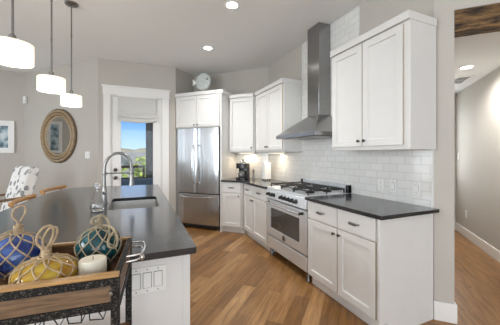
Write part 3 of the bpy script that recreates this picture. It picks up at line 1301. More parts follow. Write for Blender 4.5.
ring_panel(bm, .004, RW - .004, od0, od1, wx0, wx1, wz0, wz1, -.005, .048)
bmesh.ops.remove_doubles(bm, verts=bm.verts[:], dist=1e-5)
odr = obj('oven_door', bm, M['steel'], rg)
bm = BM()
box(bm, wx0, wx1, .004, .04, wz0, wz1)
obj('oven_window', bm, M['oven_glass'], odr)
bm = BM()
tube(bm, [(.07, -.055, .722), (RW - .07, -.055, .722)], .0125, 14)
obj('oven_handle', bm, M['chrome'], odr)
for x0 in (.07, RW - .07):
    bm = BM()
    tube(bm, [(x0, -.004, .722), (x0, -.058, .722)], .014, 12)
    obj('handle_bracket', bm, M['blackplastic'], odr)
bm = BM()
lathe(bm, [(0, -.005), (.036, -.005), (.036, -.010), (.032, -.012), (.027, -.0095), (0, -.0095)], RW / 2 - .01, 0, .335, 28, 'Y')
obj('emblem', bm, M['pewter'], odr)
bm = BM()
lathe(bm, [(.0185, -.0096), (.0185, -.0112), (.014, -.0112), (.014, -.0096)], RW / 2 - .01, 0, .335, 24, 'Y')
obj('emblem_ring', bm, M['chrome'], odr)
bm = BM()
box(bm, .004, RW - .004, -.005, .048, .115, .268)
obj('storage_drawer', bm, M['steel'], rg, bevel=.003)
bm = BM()
box(bm, .0, RW, .560, .600, .92, 1.005)
obj('back_guard', bm, M['steel'], rg, bevel=.004)
for x0 in (.0, RW - .03):
    bm = BM()
    box(bm, x0, x0 + .03, .545, .602, .918, 1.008)
    obj('guard_end_cap', bm, M['blackplastic'], rg, bevel=.003)
gw = (RW - .07) / 3
for g in range(3):
    gx = .035 + gw * g
    bm = BM()
    x0, x1, y0, y1 = gx + .006, gx + gw - .006, .04, .53
    zt = .962
    for (p, q) in (((x0, y0), (x1, y0)), ((x1, y0), (x1, y1)), ((x1, y1), (x0, y1)), ((x0, y1), (x0, y0))):
        tube(bm, [(p[0], p[1], zt), (q[0], q[1], zt)], .0075, 6)
    for cy_ in (y0 + .125, y1 - .125):
        cx_ = (x0 + x1) / 2
        for a in range(4):
            an = a * PI / 2 + PI / 4
            tube(bm, [(cx_ + .035 * math.cos(an), cy_ + .035 * math.sin(an), zt + .004), (cx_ + .15 * math.cos(an), cy_ + .14 * math.sin(an), zt)], .0075, 6)
        tube(bm, [(x0, cy_, zt), (cx_ - .04, cy_, zt + .004)], .007, 6)
        tube(bm, [(x1, cy_, zt), (cx_ + .04, cy_, zt + .004)], .007, 6)
    tube(bm, [(x0, (y0 + y1) / 2, zt), (x1, (y0 + y1) / 2, zt)], .0075, 6)
    for p in ((x0, y0), (x1, y0), (x1, y1), (x0, y1), (x0, (y0 + y1) / 2), (x1, (y0 + y1) / 2)):
        tube(bm, [(p[0], p[1], .920), (p[0], p[1], zt)], .008, 6)
    obj('grate', bm, M['iron'], rg)
    for cy_ in (y0 + .125, y1 - .125):
        bm = BM()
        lathe(bm, [(.052, .919), (.052, .926), (.042, .931), (.042, .940), (.036, .945), (0, .946)], (x0 + x1) / 2, cy_, 0, 20)
        obj('burner', bm, M['iron'], rg)

# ------------------------------------------------------------------ range hood
hd = thing('range_hood', 'stainless steel chimney range hood above the range', 'hood', (1.75, 3.205, 1.568), ROT_R)
HW, HD = .885, .478
bm = BM()
box(bm, 0, HW, 0, HD, .0, .044)
obj('canopy_lip', bm, M['steel_hood'], hd, bevel=.003)
cx0, cx1, cy0, cy1 = .315, .555, .300, HD
bm = BM()
lo = [bm.verts.new(p) for p in ((.004, .004, .044), (HW - .004, .004, .044), (HW - .004, HD, .044), (.004, HD, .044))]
hi = [bm.verts.new(p) for p in ((cx0, cy0, .285), (cx1, cy0, .285), (cx1, cy1, .285), (cx0, cy1, .285))]
for i in range(4):
    j = (i + 1) % 4
    bm.faces.new((lo[i], lo[j], hi[j], hi[i]))
bm.faces.new(hi)
bm.faces.new(list(reversed(lo)))
obj('canopy', bm, M['steel_hood'], hd, smooth=False)
bm = BM()
box(bm, cx0, cx1, cy0, cy1, .28, CEIL - 1.568 - .002)
obj('chimney', bm, M['steel_hood'], hd, bevel=.004)
for x0 in (.08, .47):
    bm = BM()
    box(bm, x0, x0 + .34, .06, HD - .05, -.006, .0)
    obj('filter', bm, M['nickel'], hd)

# ------------------------------------------------------------------ island
isl = thing('kitchen_island', 'white kitchen island base under the black worktop', 'island', (-.23, 1.27, 0))
ix0, ix1, iy0, iy1 = -.28, .452, 0, 2.80
bm = BM()
box(bm, ix0, ix1, iy0, iy0 + .02, .0, CT0 - .001)
obj('end_panel', bm, M['cab'], isl, bevel=.002)
bm = BM()
box(bm, ix1 - .03, ix1 + .004, iy0 - .006, iy0 + .02, .0, CT0 - .001)
obj('corner_post', bm, M['cab'], isl, bevel=.002)
bm = BM()
box(bm, ix0, ix1, iy1 - .02, iy1, .0, CT0 - .001)
obj('end_panel', bm, M['cab'], isl, bevel=.002)
bm = BM()
box(bm, ix0, ix0 + .02, iy0 + .02, iy1 - .02, .0, CT0 - .001)
obj('back_panel', bm, M['cab'], isl, bevel=.002)
bm = BM()
box(bm, ix1 - .02, ix1, iy0 + .02, iy1 - .02, .10, CT0 - .001)
obj('front_frame', bm, M['cab'], isl, bevel=.002)
bm = BM()
box(bm, ix0 + .02, ix1 - .02, iy0 + .02, iy1 - .02, .08, .10)
obj('bottom_panel', bm, M['cab'], isl)

sx0, sx1, sy0, sy1 = -.235, .165, 2.33, 2.94


def rrect(x0, x1, y0, y1, r_, k=5):
    out = []
    for (cx_, cy_, a0_) in ((x1 - r_, y1 - r_, 0), (x0 + r_, y1 - r_, PI / 2), (x0 + r_, y0 + r_, PI), (x1 - r_, y0 + r_, 1.5 * PI)):
        for i in range(k + 1):
            a = a0_ + PI / 2 * i / k
            out.append((cx_ + r_ * math.cos(a), cy_ + r_ * math.sin(a)))
    return out


top = [(-.985, 1.24), (.245, 1.24), (.253, 1.248), (.262, 4.10), (.255, 4.11), (-.70, 4.13), (-.80, 4.115), (-.86, 4.06), (-.90, 3.95), (-.945, 3.72), (-.965, 3.45), (-.975, 3.0)]
hole = rrect(sx0, sx1, sy0, sy1, .035)
bm = BM()
prism_hole(bm, top, hole, CT0, CT1)
tag(obj('island_countertop', bm, M['granite'], smooth=False), 'long black granite island worktop with a sink cut into it', 'countertop')

sk = thing('sink', 'stainless steel undermount sink set into the island worktop', 'sink', (-.035, 2.635, CT0 - .21))
bm = BM()
inner = rrect(sx0 - .006 + .035, sx1 + .006 + .035, sy0 - .006 - 2.635, sy1 + .006 - 2.635, .04)
outer = rrect(sx0 - .02 + .035, sx1 + .02 + .035, sy0 - .02 - 2.635, sy1 + .02 - 2.635, .05)
zt, zb = .2095, .0
ri = [bm.verts.new((x, y, zt)) for x, y in inner]
rb = [bm.verts.new((x * .97, y * .975, .02)) for x, y in inner]
rc = [bm.verts.new((x * .90, y * .93, .006)) for x, y in inner]
ro = [bm.verts.new((x, y, zt)) for x, y in outer]
rob = [bm.verts.new((x * .98, y * .98, 0)) for x, y in outer]
k = len(inner)
for i in range(k):
    j = (i + 1) % k
    bm.faces.new((ri[i], ri[j], rb[j], rb[i]))
    bm.faces.new((rb[i], rb[j], rc[j], rc[i]))
    bm.faces.new((ro[i], ro[j], ri[j], ri[i]))
    bm.faces.new((rob[i], rob[j], ro[j], ro[i]))
bm.faces.new(rc)
bm.faces.new(list(reversed(rob)))
bmesh.ops.recalc_face_normals(bm, faces=bm.faces[:])
obj('basin', bm, M['steel_sink'], sk)
bm = BM()
lathe(bm, [(.0, .0065), (.02, .0065), (.028, .010), (.042, .010), (.045, .0065)], 0, 0, 0, 24)
obj('drain', bm, M['chrome'], sk)

# faucet
fx, fy = -.285, 2.69
fa = thing('kitchen_faucet', 'tall brushed nickel gooseneck faucet behind the island sink', 'faucet', (fx, fy, CT1))
bm = BM()
lathe(bm, [(.030, 0), (.030, .008), (.022, .014), (.020, .05), (.020, .14), (.014, .155)], 0, 0, 0, 20)
obj('base', bm, M['nickel'], fa)
bm = BM()
pts = curve_pts([(0, 0, .15), (0, 0, .30), (.012, 0, .37), (.05, 0, .43), (.11, 0, .452), (.17, 0, .435), (.208, 0, .385), (.222, 0, .31), (.224, 0, .25)], 6)
tube(bm, pts, .0125, 12)
obj('spout', bm, M['nickel'], fa)
bm = BM()
lathe(bm, [(.016, .26), (.017, .245), (.018, .20), (.024, .155), (.024, .148), (0, .148)], .224, 0, 0, 18)
obj('spray_head', bm, M['nickel'], fa)
bm = BM()
tube(bm, [(0, 0, .268), (.205, 0, .268)], .0065, 10)
lathe(bm, [(.017, .255), (.019, .26), (.019, .276), (.017, .281)], 0, 0, 0, 16)
lathe(bm, [(.020, .255), (.022, .26), (.022, .276), (.020, .281)], .224, 0, 0, 16)
obj('docking_arm', bm, M['nickel'], fa)
bm = BM()
tube(bm, [(0, 0, .085), (0, -.05, .09), (0, -.10, .115)], [.010, .008, .006], 10)
obj('lever', bm, M['nickel'], fa)

# glass bottle beside the sink
gb = thing('glass_bottle', 'clear faceted glass bottle standing on the island beside the faucet', 'bottle', (-.30, 2.345, CT1))
bm = BM()
prof = [(.0, .004), (.036, .0), (.046, .012), (.050, .035), (.047, .06), (.036, .10), (.024, .135), (.016, .155), (.015, .175), (.019, .182), (.019, .186), (.012, .186), (.011, .158), (.020, .135), (.031, .10), (.042, .06), (.045, .035), (.041, .016), (0, .012)]
lathe(bm, prof, 0, 0, 0, 10)
obj('bottle_body', bm, M['clear_glass'], gb, smooth=False)
bm = BM()
lathe(bm, [(.010, .178), (.010, .19), (.016, .195), (.018, .205), (.012, .215), (0, .217)], 0, 0, 0, 10)
obj('stopper', bm, M['clear_glass'], gb)


# ------------------------------------------------------------------ outlets and switches
def cover_plate(name, label, cat, loc, rotz, gang, kind, gw_=.046, h=.118, group=None):
    """local x along the wall, front towards -y"""
    t_ = thing(name, label, cat, loc, rotz, group)
    W_ = gw_ * gang + .026
    bm = BM()
    box(bm, -W_ / 2, W_ / 2, -.006, -.0005, -h / 2, h / 2)
    obj('cover_plate', bm, M['plate_white'], t_, bevel=.002)
    for g in range(gang):
        gx = (g - (gang - 1) / 2) * gw_
        kd = kind[g]
        if kd == 'o':
            for dz in (-.021, .021):
                bm = BM()
                lathe(bm, [(.0, -.006), (.0155, -.006), (.0155, -.0085), (.0, -.0085)], gx, 0, dz, 20, 'Y')
                obj('socket', bm, M['plate_white'], t_)
                bm = BM()
                for sx_ in (-.006, .006):
                    box(bm, gx + sx_ - .0012, gx + sx_ + .0012, -.0092, -.0086, dz - .003, dz + .006)
                lathe(bm, [(0, -.0086), (.0022, -.0086), (.0022, -.0092), (0, -.0092)], gx, 0, dz - .009, 10, 'Y')
                obj('slots', bm, M['plate_gap'], t_)
        else:
            bm = BM()
            box(bm, gx - .0185, gx + .0185, -.0066, -.006, -.035, .035)
            obj('rocker_gap', bm, M['plate_gap'], t_)
            bm = BM()
            box(bm, gx - .0165, gx + .0165, -.0095, -.0065, -.033, .033)
            obj('rocker', bm, M['plate_white'], t_, bevel=.001)
    for g in range(gang):
        gx = (g - (gang - 1) / 2) * gw_
        for dz in (-.0475, .0475):
            bm = BM()
            lathe(bm, [(0, -.006), (.0028, -.006), (.0028, -.0068), (0, -.0068)], gx, 0, dz, 10, 'Y')
            obj('screw', bm, M['plate_gap'], t_)
    return t_


XT = XW - TT - .0005
cover_plate('outlet', 'leftmost white outlet on the tiled backsplash right of the range', 'outlet', (XT, 1.90, 1.055), ROT_R, 1, 'o')
cover_plate('outlet', 'white decorator outlet between two others on the backsplash right of the range', 'outlet', (XT, 1.765, 1.055), ROT_R, 1, 'r')
cover_plate('light_switch', 'white switch nearest the hall end of the tiled backsplash', 'switch', (XT, 1.535, 1.055), ROT_R, 1, 'r')
cover_plate('outlet', 'white outlet on the backsplash between the canister and the range', 'outlet', (XT, 3.80, 1.055), ROT_R, 1, 'o')
cover_plate('outlet', 'white outlet on the corner backsplash beside the coffee maker', 'outlet', (*NT(ND - TT - .0005, -1.70), 1.02), ROT_D, 1, 'o')
cover_plate('light_switch', 'four-gang white switch plate on the end of the kitchen island', 'switch', (.012, 1.2695, .788), 0, 4, 'rrrr')
cover_plate('light_switch', 'white two-gang switch on the pale wall right of the round mirror', 'switch', (*NT(NM - .0005, -4.325), 1.35), ROT_D, 2, 'rr')
ROT_H = -PI / 4 - PI / 2
cover_plate('light_switch', 'white switch on the hall wall at eye level', 'switch', (*NT(5.64, HALL_T - .0005), 1.33), ROT_H, 1, 'r')
cover_plate('outlet', 'white outlet low on the hall wall above the baseboard', 'outlet', (*NT(5.30, HALL_T - .0005), .385), ROT_H, 1, 'o')

# ------------------------------------------------------------------ coffee maker and canister on the left worktop
cm = thing('coffee_maker', 'black coffee maker with a chrome dome on the corner countertop', 'coffee maker', (*NT(4.36, -1.90), CT1), ROT_D)
bm = BM()
prism(bm, rrect(-.095, .095, -.12, .12, .03), 0, .03)
obj('drip_base', bm, M['blackplastic'], cm, bevel=.004)
bm = BM()
prism(bm, rrect(-.095, .095, .0, .12, .03), .03, .27)
obj('water_tank', bm, M['blackplastic'], cm, bevel=.004)
bm = BM()
prism(bm, rrect(-.095, .095, -.12, .12, .04), .195, .285)
obj('brew_head', bm, M['blackplastic'], cm, bevel=.006)
bm = BM()
lathe(bm, [(.075, .285), (.074, .292), (.060, .315), (.035, .33), (0, .335)], 0, 0, 0, 24)
obj('dome_lid', bm, M['chrome'], cm)
bm = BM()
lathe(bm, [(.014, .333), (.02, .345), (.012, .358), (0, .36)], 0, 0, 0, 16)
obj('lid_knob', bm, M['blackplastic'], cm)
bm = BM()
lathe(bm, [(.045, .031), (.062, .045), (.066, .09), (.055, .14), (.046, .15)], 0, -.055, 0, 20)
obj('carafe', bm, M['oven_glass'], cm)

pj = thing('canister', 'tall white ceramic canister with a knobbed lid standing near the tiled corner', 'canister', (2.03, 4.06, CT1))
bm = BM()
prism(bm, rrect(-.062, .062, -.062, .062, .014), .022, .285)
obj('canister_body', bm, M['ceramic'], pj, bevel=.005)
bm = BM()
prism(bm, rrect(-.066, .066, -.066, .066, .014), .285, .30)
lathe(bm, [(.055, .30), (.045, .312), (.018, .318), (.014, .328), (.024, .342), (.022, .352), (0, .358)], 0, 0, 0, 18)
obj('canister_lid', bm, M['ceramic'], pj)
for p in ((-.045, -.045), (.045, -.045), (.045, .045), (-.045, .045)):
    bm = BM()
    lathe(bm, [(.012, 0), (.014, .01), (.012, .022)], p[0], p[1], 0, 12)
    obj('foot', bm, M['bronze'], pj)

# small grinder next to the coffee maker
pg = thing('pepper_grinder', 'small dark grinder standing right of the coffee maker', 'grinder', (*NT(4.46, -1.735), CT1))
bm = BM()
lathe(bm, [(.026, 0), (.026, .015), (.016, .05), (.015, .09), (.022, .115), (.020, .128)], 0, 0, 0, 16)
obj('grinder_body', bm, M['pewter'], pg)
bm = BM()
lathe(bm, [(.018, .128), (.024, .145), (.022, .165), (.008, .176), (.008, .186), (0, .188)], 0, 0, 0, 16)
obj('grinder_top', bm, M['nickel'], pg)

# under-cabinet lights
def under_light(label, loc, rotz, L):
    t_ = thing('under_cabinet_light', label, 'light', loc, rotz, 'under-cabinet lights')
    bm = BM()
    box(bm, -L / 2, L / 2, -.02, .02, -.014, -.001)
    obj('housing', bm, M['plate_white'], t_, bevel=.002)
    bm = BM()
    box(bm, -L / 2 + .01, L / 2 - .01, -.014, .014, -.017, -.014)
    obj('lens', bm, M['led_soft'], t_)
    return t_


under_light('slim under-cabinet light below the corner wall cabinet', (*NT(4.53, -1.90), UZ0), ROT_D, .30)
under_light('slim under-cabinet light below the wall cabinet left of the hood', (2.08, 3.80, UZ0), ROT_R, .5)
for nm, loc in (('under_light_corner', (*NT(4.53, -1.90), UZ0 - .03)), ('under_light_left', (2.08, 3.85, UZ0 - .03))):
    d = bpy.data.lights.new(nm, 'AREA')
    d.shape = 'RECTANGLE'
    d.size, d.size_y = .3, .03
    d.energy = 1.3
    d.color = (1, .80, .56)
    o = bpy.data.objects.new(nm, d)
    C.objects.link(o)
    o.location = loc

# ------------------------------------------------------------------ ceramic fish on top of the fridge cabinet
fi = thing('fish_ornament', 'round white fish ornament standing on top of the refrigerator cabinet', 'ornament', (*NT(4.27, -2.705), 2.503), ROT_D)
bm = BM()
fc_z = .235
bmesh.ops.create_uvsphere(bm, u_segments=32, v_segments=20, radius=1, matrix=Matrix.Translation((.02, 0, fc_z)) @ Matrix.Diagonal((.165, .045, .165, 1)))
fb = obj('fish_body', bm, M['fish'], fi)
bm = BM()
xz_prism(bm, [(-.135, fc_z - .02), (-.165, fc_z - .035), (-.20, fc_z - .065), (-.21, fc_z - .06), (-.20, fc_z), (-.21, fc_z + .06), (-.20, fc_z + .065), (-.165, fc_z + .035), (-.135, fc_z + .02)], -.012, .012)
obj('tail', bm, M['ceramic'], fi, bevel=.004)
bm = BM()
ball(bm, (.125, -.034, fc_z + .03), .016, 14, (1, .5, 1))
obj('eye', bm, M['dark_gap'], fi)
bm = BM()
lathe(bm, [(.055, 0), (.055, .012), (.015, .02), (.012, .09)], .02, 0, 0, 20)
obj('stand', bm, M['ceramic'], fi)

# ------------------------------------------------------------------ mirror, pictures, sensor
mr = thing('round_mirror', 'round mirror in a stepped weathered gold frame on the pale wall', 'mirror', (*NT(NM - .001, -5.09), 1.70), ROT_D)
R0, R1 = .345, .50
def frame_ring(name, prof, mat):
    bm = BM()
    seg = 72
    rings = [[bm.verts.new((q * math.cos(2 * PI * i / seg), h, q * math.sin(2 * PI * i / seg))) for i in range(seg)] for q, h in prof]
    for a, c_ in zip(rings, rings[1:] + rings[:1]):
        for i in range(seg):
            j = (i + 1) % seg
            bm.faces.new((a[i], a[j], c_[j], c_[i]))
    bmesh.ops.recalc_face_normals(bm, faces=bm.faces[:])
    return obj(name, bm, mat, mr)


def half_round(ra, rb, y0, h, k=7):
    out = [(ra, -.001)]
    for i in range(k + 1):
        a = PI * i / k
        out.append(((ra + rb) / 2 - (rb - ra) / 2 * math.cos(a), y0 - h * math.sin(a)))
    return out + [(rb, -.001)]


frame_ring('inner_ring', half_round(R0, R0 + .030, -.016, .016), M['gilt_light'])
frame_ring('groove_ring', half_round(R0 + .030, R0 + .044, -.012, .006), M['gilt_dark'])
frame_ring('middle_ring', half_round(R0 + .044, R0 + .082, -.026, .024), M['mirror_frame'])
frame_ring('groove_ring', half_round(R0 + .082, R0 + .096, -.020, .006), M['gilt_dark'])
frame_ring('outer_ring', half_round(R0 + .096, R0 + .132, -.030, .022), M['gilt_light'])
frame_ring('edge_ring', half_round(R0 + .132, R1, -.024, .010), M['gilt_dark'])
bm = BM()
lathe(bm, [(0, -.004), (R0 + .005, -.004), (R0 + .005, -.012), (0, -.012)], 0, 0, 0, 64, 'Y')
obj('mirror_glass', bm, M['mirror'], mr, smooth=False)


def picture(label, loc, rotz, W_, H_, m_=.10, f_=.045):
    t_ = thing('framed_picture', label, 'picture', loc, rotz)
    bm = BM()
    ring_panel(bm, -W_ / 2, W_ / 2, -H_ / 2, H_ / 2, -W_ / 2 + f_, W_ / 2 - f_, -H_ / 2 + f_, H_ / 2 - f_, -.035, -.001)
    obj('picture_frame', bm, M['trim'], t_)
    bm = BM()
    ring_panel(bm, -W_ / 2 + f_, W_ / 2 - f_, -H_ / 2 + f_, H_ / 2 - f_, -W_ / 2 + m_, W_ / 2 - m_, -H_ / 2 + m_, H_ / 2 - m_, -.020, -.002)
    obj('mat_board', bm, M['plate_white'], t_)
    bm = BM()
    box(bm, -W_ / 2 + m_, W_ / 2 - m_, -.016, -.002, -H_ / 2 + m_, H_ / 2 - m_)
    obj('print', bm, M['print'], t_)
    return t_


picture('white-framed abstract blue print on the wall left of the round mirror', (-2.26 - .40, PW - .0005, 1.705), 0, .80, .63)
picture('white-framed abstract blue print seen only in the round mirror', (LW + .0005, 6.425, 1.80), PI / 2, .31, .80, .07, .045)

se = thing('motion_sensor', 'small white motion sensor high in the corner left of the pendants', 'sensor', (*NT(NM - .001, -6.07), 2.44), ROT_D)
bm = BM()
box(bm, -.04, .04, -.05, -.0005, -.075, .075)
obj('sensor_body', bm, M['plate_white'], se, bevel=.012)
bm = BM()
ball(bm, (0, -.05, -.02), .028, 14, (1, .5, 1))
obj('sensor_lens', bm, M['ceramic'], se)

# ------------------------------------------------------------------ pendants and recessed lights
pd = thing('pendant_lamp', 'nearest white drum pendant over the island, at the left picture edge', 'lamp', (-.675, 1.94, CEIL), 0, 'drum pendants over the island')
PB = 1.885 - CEIL
PT = 1.998 - CEIL
bm = BM()
lathe(bm, [(.065, 0), (.065, -.012), (.055, -.022), (.012, -.028)], 0, 0, 0, 28)
obj('canopy', bm, M['nickel'], pd)
bm = BM()
lathe(bm, [(.0065, -.02), (.0065, PT + .05)], 0, 0, 0, 10)
for zz in (-.35, -.68):
    lathe(bm, [(.0085, zz + .012), (.0085, zz - .012)], 0, 0, 0, 10)
obj('rod', bm, M['nickel'], pd)
bm = BM()
lathe(bm, [(.010, PT + .055), (.018, PT + .045), (.018, PT + .012), (.026, PT + .004), (.026, PT - .002)], 0, 0, 0, 16)
for a in range(3):
    an = a * 2 * PI / 3
    tube(bm, [(0, 0, PT - .004), (.096 * math.cos(an), .096 * math.sin(an), PT - .004)], .003, 6)
obj('socket_cap', bm, M['nickel'], pd)
bm = BM()
prof = [(.098, PB), (.098, PT), (.0955, PT), (.0955, PB)]
seg = 48
rings = [[bm.verts.new((rr_ * math.cos(2 * PI * i / seg), rr_ * math.sin(2 * PI * i / seg), h)) for i in range(seg)] for rr_, h in prof]
for q in range(4):
    a, c_ = rings[q], rings[(q + 1) % 4]
    for i in range(seg):
        j = (i + 1) % seg
        bm.faces.new((a[i], a[j], c_[j], c_[i]))
bmesh.ops.recalc_face_normals(bm, faces=bm.faces[:])
obj('lamp_shade', bm, M['lamp_shade'], pd)
bm = BM()
lathe(bm, [(0, PB + .006), (.094, PB + .006), (.094, PB + .010), (0, PB + .010)], 0, 0, 0, 40)
obj('diffuser', bm, M['diffuser'], pd)
for yy, lb in ((2.68, 'middle one of the three white drum pendants over the island'), (3.385, 'farthest white drum pendant over the island, nearest the back wall')):
    dup(pd, (-.675, yy, CEIL), None, lb)
for yy in (1.94, 2.68, 3.385):
    for zz, en in ((PT - .05, 1.6), (PB - .02, 2.2)):
        d = bpy.data.lights.new('pendant_bulb', 'POINT')
        d.energy = en
        d.shadow_soft_size = .03
        d.color = (1, .88, .72)
        o = bpy.data.objects.new('pendant_bulb', d)
        C.objects.link(o)
        o.location = (-.675, yy, CEIL + zz)

rl = thing('recessed_light', 'larger recessed ceiling light at the top edge of the picture', 'light', (.944, 2.73, CEIL), 0, 'recessed ceiling lights')
bm = BM()
ring_o = [(.082, -.004), (.085, 0), (.062, 0), (.062, -.004)]
seg = 40
rings = [[bm.verts.new((rr_ * math.cos(2 * PI * i / seg), rr_ * math.sin(2 * PI * i / seg), h)) for i in range(seg)] for rr_, h in ring_o]
for q in range(4):
    a, c_ = rings[q], rings[(q + 1) % 4]
    for i in range(seg):
        j = (i + 1) % seg
        bm.faces.new((a[i], a[j], c_[j], c_[i]))
bmesh.ops.recalc_face_normals(bm, faces=bm.faces[:])
obj('trim_ring', bm, M['trim'], rl)
bm = BM()
lathe(bm, [(0, -.003), (.062, -.003), (.062, -.0005), (0, -.0005)], 0, 0, 0, 40)
obj('lens', bm, M['led'], rl)
dup(rl, (.982, 3.972, CEIL), None, 'recessed ceiling light farther back, above the floor before the refrigerator')
dup(rl, (*NT(4.10, 1.30), 2.46), None, 'recessed light in the hall ceiling beyond the beam')
spot('recessed_beam', (.944, 2.73, CEIL - .02), 60)
spot('recessed_beam', (.982, 3.972, CEIL - .02), 60)
spot('recessed_beam', (*NT(4.10, 1.30), 2.44), 70, 2.9)

vt = thing('ceiling_vent', 'white louvred air vent in the hall ceiling', 'vent', (*NT(4.77, 1.43), 2.46), ROT_H)
bm = BM()
ring_panel(bm, -.22, .22, -.10, .10, -.195, .195, -.075, .075, -.008, -.0005)
bmesh.ops.rotate(bm, verts=bm.verts[:], cent=(0, 0, 0), matrix=Matrix.Rotation(-PI / 2, 3, 'X'))
bmesh.ops.translate(bm, verts=bm.verts[:], vec=(0, 0, -.0085))
obj('vent_frame', bm, M['trim'], vt)
bm = BM()
for i in range(9):
    y = -.066 + .0165 * i
    v = [bm.verts.new(p) for p in ((-.195, y, -.007), (.195, y, -.007), (.195, y + .011, -.0015), (-.195, y + .011, -.0015))]
    bm.faces.new(v)
box(bm, -.004, .004, -.075, .075, -.008, -.001)
obj('louvres', bm, M['trim'], vt)
bm = BM()
box(bm, -.195, .195, -.075, .075, -.001, -.0003)
obj('vent_back', bm, M['vent_grey'], vt)

# ------------------------------------------------------------------ bar stools and dining chair
def stool(label, loc, rotz):
    """seat faces +x (towards the island); back rail on the -x side"""
    t_ = thing('bar_stool', label, 'stool', loc, rotz, 'bar stools along the island')
    bm = BM()
    prism(bm, rrect(-.19, .19, -.21, .21, .05), .62, .665)
    obj('seat', bm, M['stool_wood'], t_, bevel=.01)
    for sx_ in (-1, 1):
        for sy_ in (-1, 1):
            bm = BM()
            top_z = .895 if sx_ < 0 else .62
            pts = [(sx_ * .20, sy_ * .215, 0), (sx_ * .17, sy_ * .19, .62)] + ([(-.185, sy_ * .20, top_z)] if sx_ < 0 else [])
            tube(bm, pts, .017, 10)
            obj('leg', bm, M['stool_wood'], t_)
    for sy_ in (-1, 1):
        bm = BM()
        tube(bm, [(-.187, sy_ * .203, .30), (.187, sy_ * .203, .30)], .011, 8)
        obj('stretcher', bm, M['stool_wood'], t_)
    bm = BM()
    tube(bm, [(.193, -.21, .18), (.193, .21, .18)], .012, 8)
    obj('foot_rail', bm, M['stool_wood'], t_)
    bm = BM()
    pts = curve_pts([(-.165, -.275, .917), (-.19, -.20, .917), (-.205, 0, .917), (-.19, .20, .917), (-.165, .275, .917)], 6)
    tube(bm, pts, .022, 10)
    obj('back_rail', bm, M['stool_wood'], t_)
    return t_


stool('golden oak bar stool at the island, nearer the camera', (-.88 - .01, 3.12, 0), 0) if False else None


def stool_at(label, mid, rotz):
    # place so that the middle of the back rail stands at mid
    c_, s_ = math.cos(rotz), math.sin(rotz)
    return stool(label, (mid[0] + .205 * c_, mid[1] + .205 * s_, 0), rotz)


stool_at('golden oak bar stool at the island edge in front of the patterned chair', (-1.055, 3.17), math.radians(0))
stool_at('golden oak bar stool at the far curved end of the island', (-1.03, 4.06), math.radians(-12))

dc = thing('dining_chair', 'high-backed armchair in white fabric with grey pebble print beyond the island', 'chair', (-1.88, 4.82, 0), math.radians(0))


def arm_chair(t_):
    # local: front faces +y-ish; back at -y
    bm = BM()
    prism(bm, rrect(-.27, .27, -.26, .26, .06), .34, .48)
    obj('seat', bm, M['pebble'], t_, bevel=.025)
    bm = BM()
    sec = [(-.26, .36), (-.10, .36), (-.30, 1.14), (-.34, 1.18), (-.44, 1.15)]
    v0 = [bm.verts.new((-.27, y, z)) for y, z in sec]
    v1 = [bm.verts.new((.27, y, z)) for y, z in sec]
    bm.faces.new(v0)
    bm.faces.new(list(reversed(v1)))
    for i in range(5):
        j = (i + 1) % 5
        bm.faces.new((v0[j], v0[i], v1[i], v1[j]))
    bmesh.ops.recalc_face_normals(bm, faces=bm.faces[:])
    obj('backrest', bm, M['pebble'], t_, bevel=.02)
    for sx_ in (-1, 1):
        bm = BM()
        tube(bm, curve_pts([(sx_ * .30, -.25, .74), (sx_ * .32, -.05, .735), (sx_ * .31, .18, .72), (sx_ * .30, .26, .69)], 5), .018, 10)
        tube(bm, [(sx_ * .30, .22, .34), (sx_ * .305, .21, .715)], .015, 8)
        obj('armrest', bm, M['chair_wood'], t_)
        for y in (-.23, .22):
            bm = BM()
            tube(bm, [(sx_ * .24, y * 1.08, 0), (sx_ * .23, y, .35)], [.014, .02], 10)
            obj('leg', bm, M['chair_wood'], t_)


arm_chair(dc)
dc.rotation_euler = (0, 0, math.radians(127))

# ------------------------------------------------------------------ serving cart
FRx, FRy = -.0527, .8208
ca = math.radians(-4)
XD = Vector((math.cos(ca), math.sin(ca)))
YDv = Vector((-math.sin(ca), math.cos(ca)))
CW, CD = .74, .34


def cart_xy(u, v):
    """u metres left of the front right corner, v metres towards the island"""
    return (FRx - XD.x * u + YDv.x * v, FRy - XD.y * u + YDv.y * v)


ct = thing('serving_cart', 'distressed wood and black metal serving cart in front of the island', 'cart', (*cart_xy(CW, 0), 0), ca)
ZR, ZF = 1.02, .952          # rim top and tray floor
bm = BM()
box(bm, .014, CW - .014, .014, CD - .014, ZF - .012, ZF)
obj('tray_floor', bm, M['cart_inner'], ct)
bm = BM()
box(bm, 0, CW, 0, .013, .94, .987)
obj('front_board', bm, M['cart_wood'], ct, bevel=.002)
bm = BM()
box(bm, .0, CW, -.003, .0135, .987, 1.009)
box(bm, .0, CW, -.003, .0135, .919, .940)
obj('front_band', bm, M['distress'], ct, bevel=.001)
bm = BM()
box(bm, -.002, CW + .002, -.004, .018, 1.009, ZR)
obj('front_rim', bm, M['cart_rim'], ct, bevel=.002)
bm = BM()
box(bm, 0, CW, CD - .013, CD, .94, ZR)
obj('back_board', bm, M['cart_inner'], ct, bevel=.002)
bm = BM()
box(bm, -.002, CW + .002, CD - .016, CD + .003, ZR - .006, ZR + .002)
obj('back_rim', bm, M['cart_rim'], ct, bevel=.001)
for x0, x1 in ((0, .013), (CW - .013, CW)):
    bm = BM()
    box(bm, x0, x1, .0135, CD - .013, .94, ZR - .001)
    obj('end_board', bm, M['cart_inner'], ct, bevel=.002)
    bm = BM()
    xx = (x0 - .004, x1 - .003) if x0 == 0 else (x0 + .003, x1 + .004)
    box(bm, xx[0], xx[1], .015, CD - .012, ZR - .012, ZR + .001)
    box(bm, *((x0 - .004, x0) if x0 == 0 else (x1, x1 + .004)), .015, CD - .012, .919, .940)
    obj('end_band', bm, M['distress'], ct, bevel=.001)
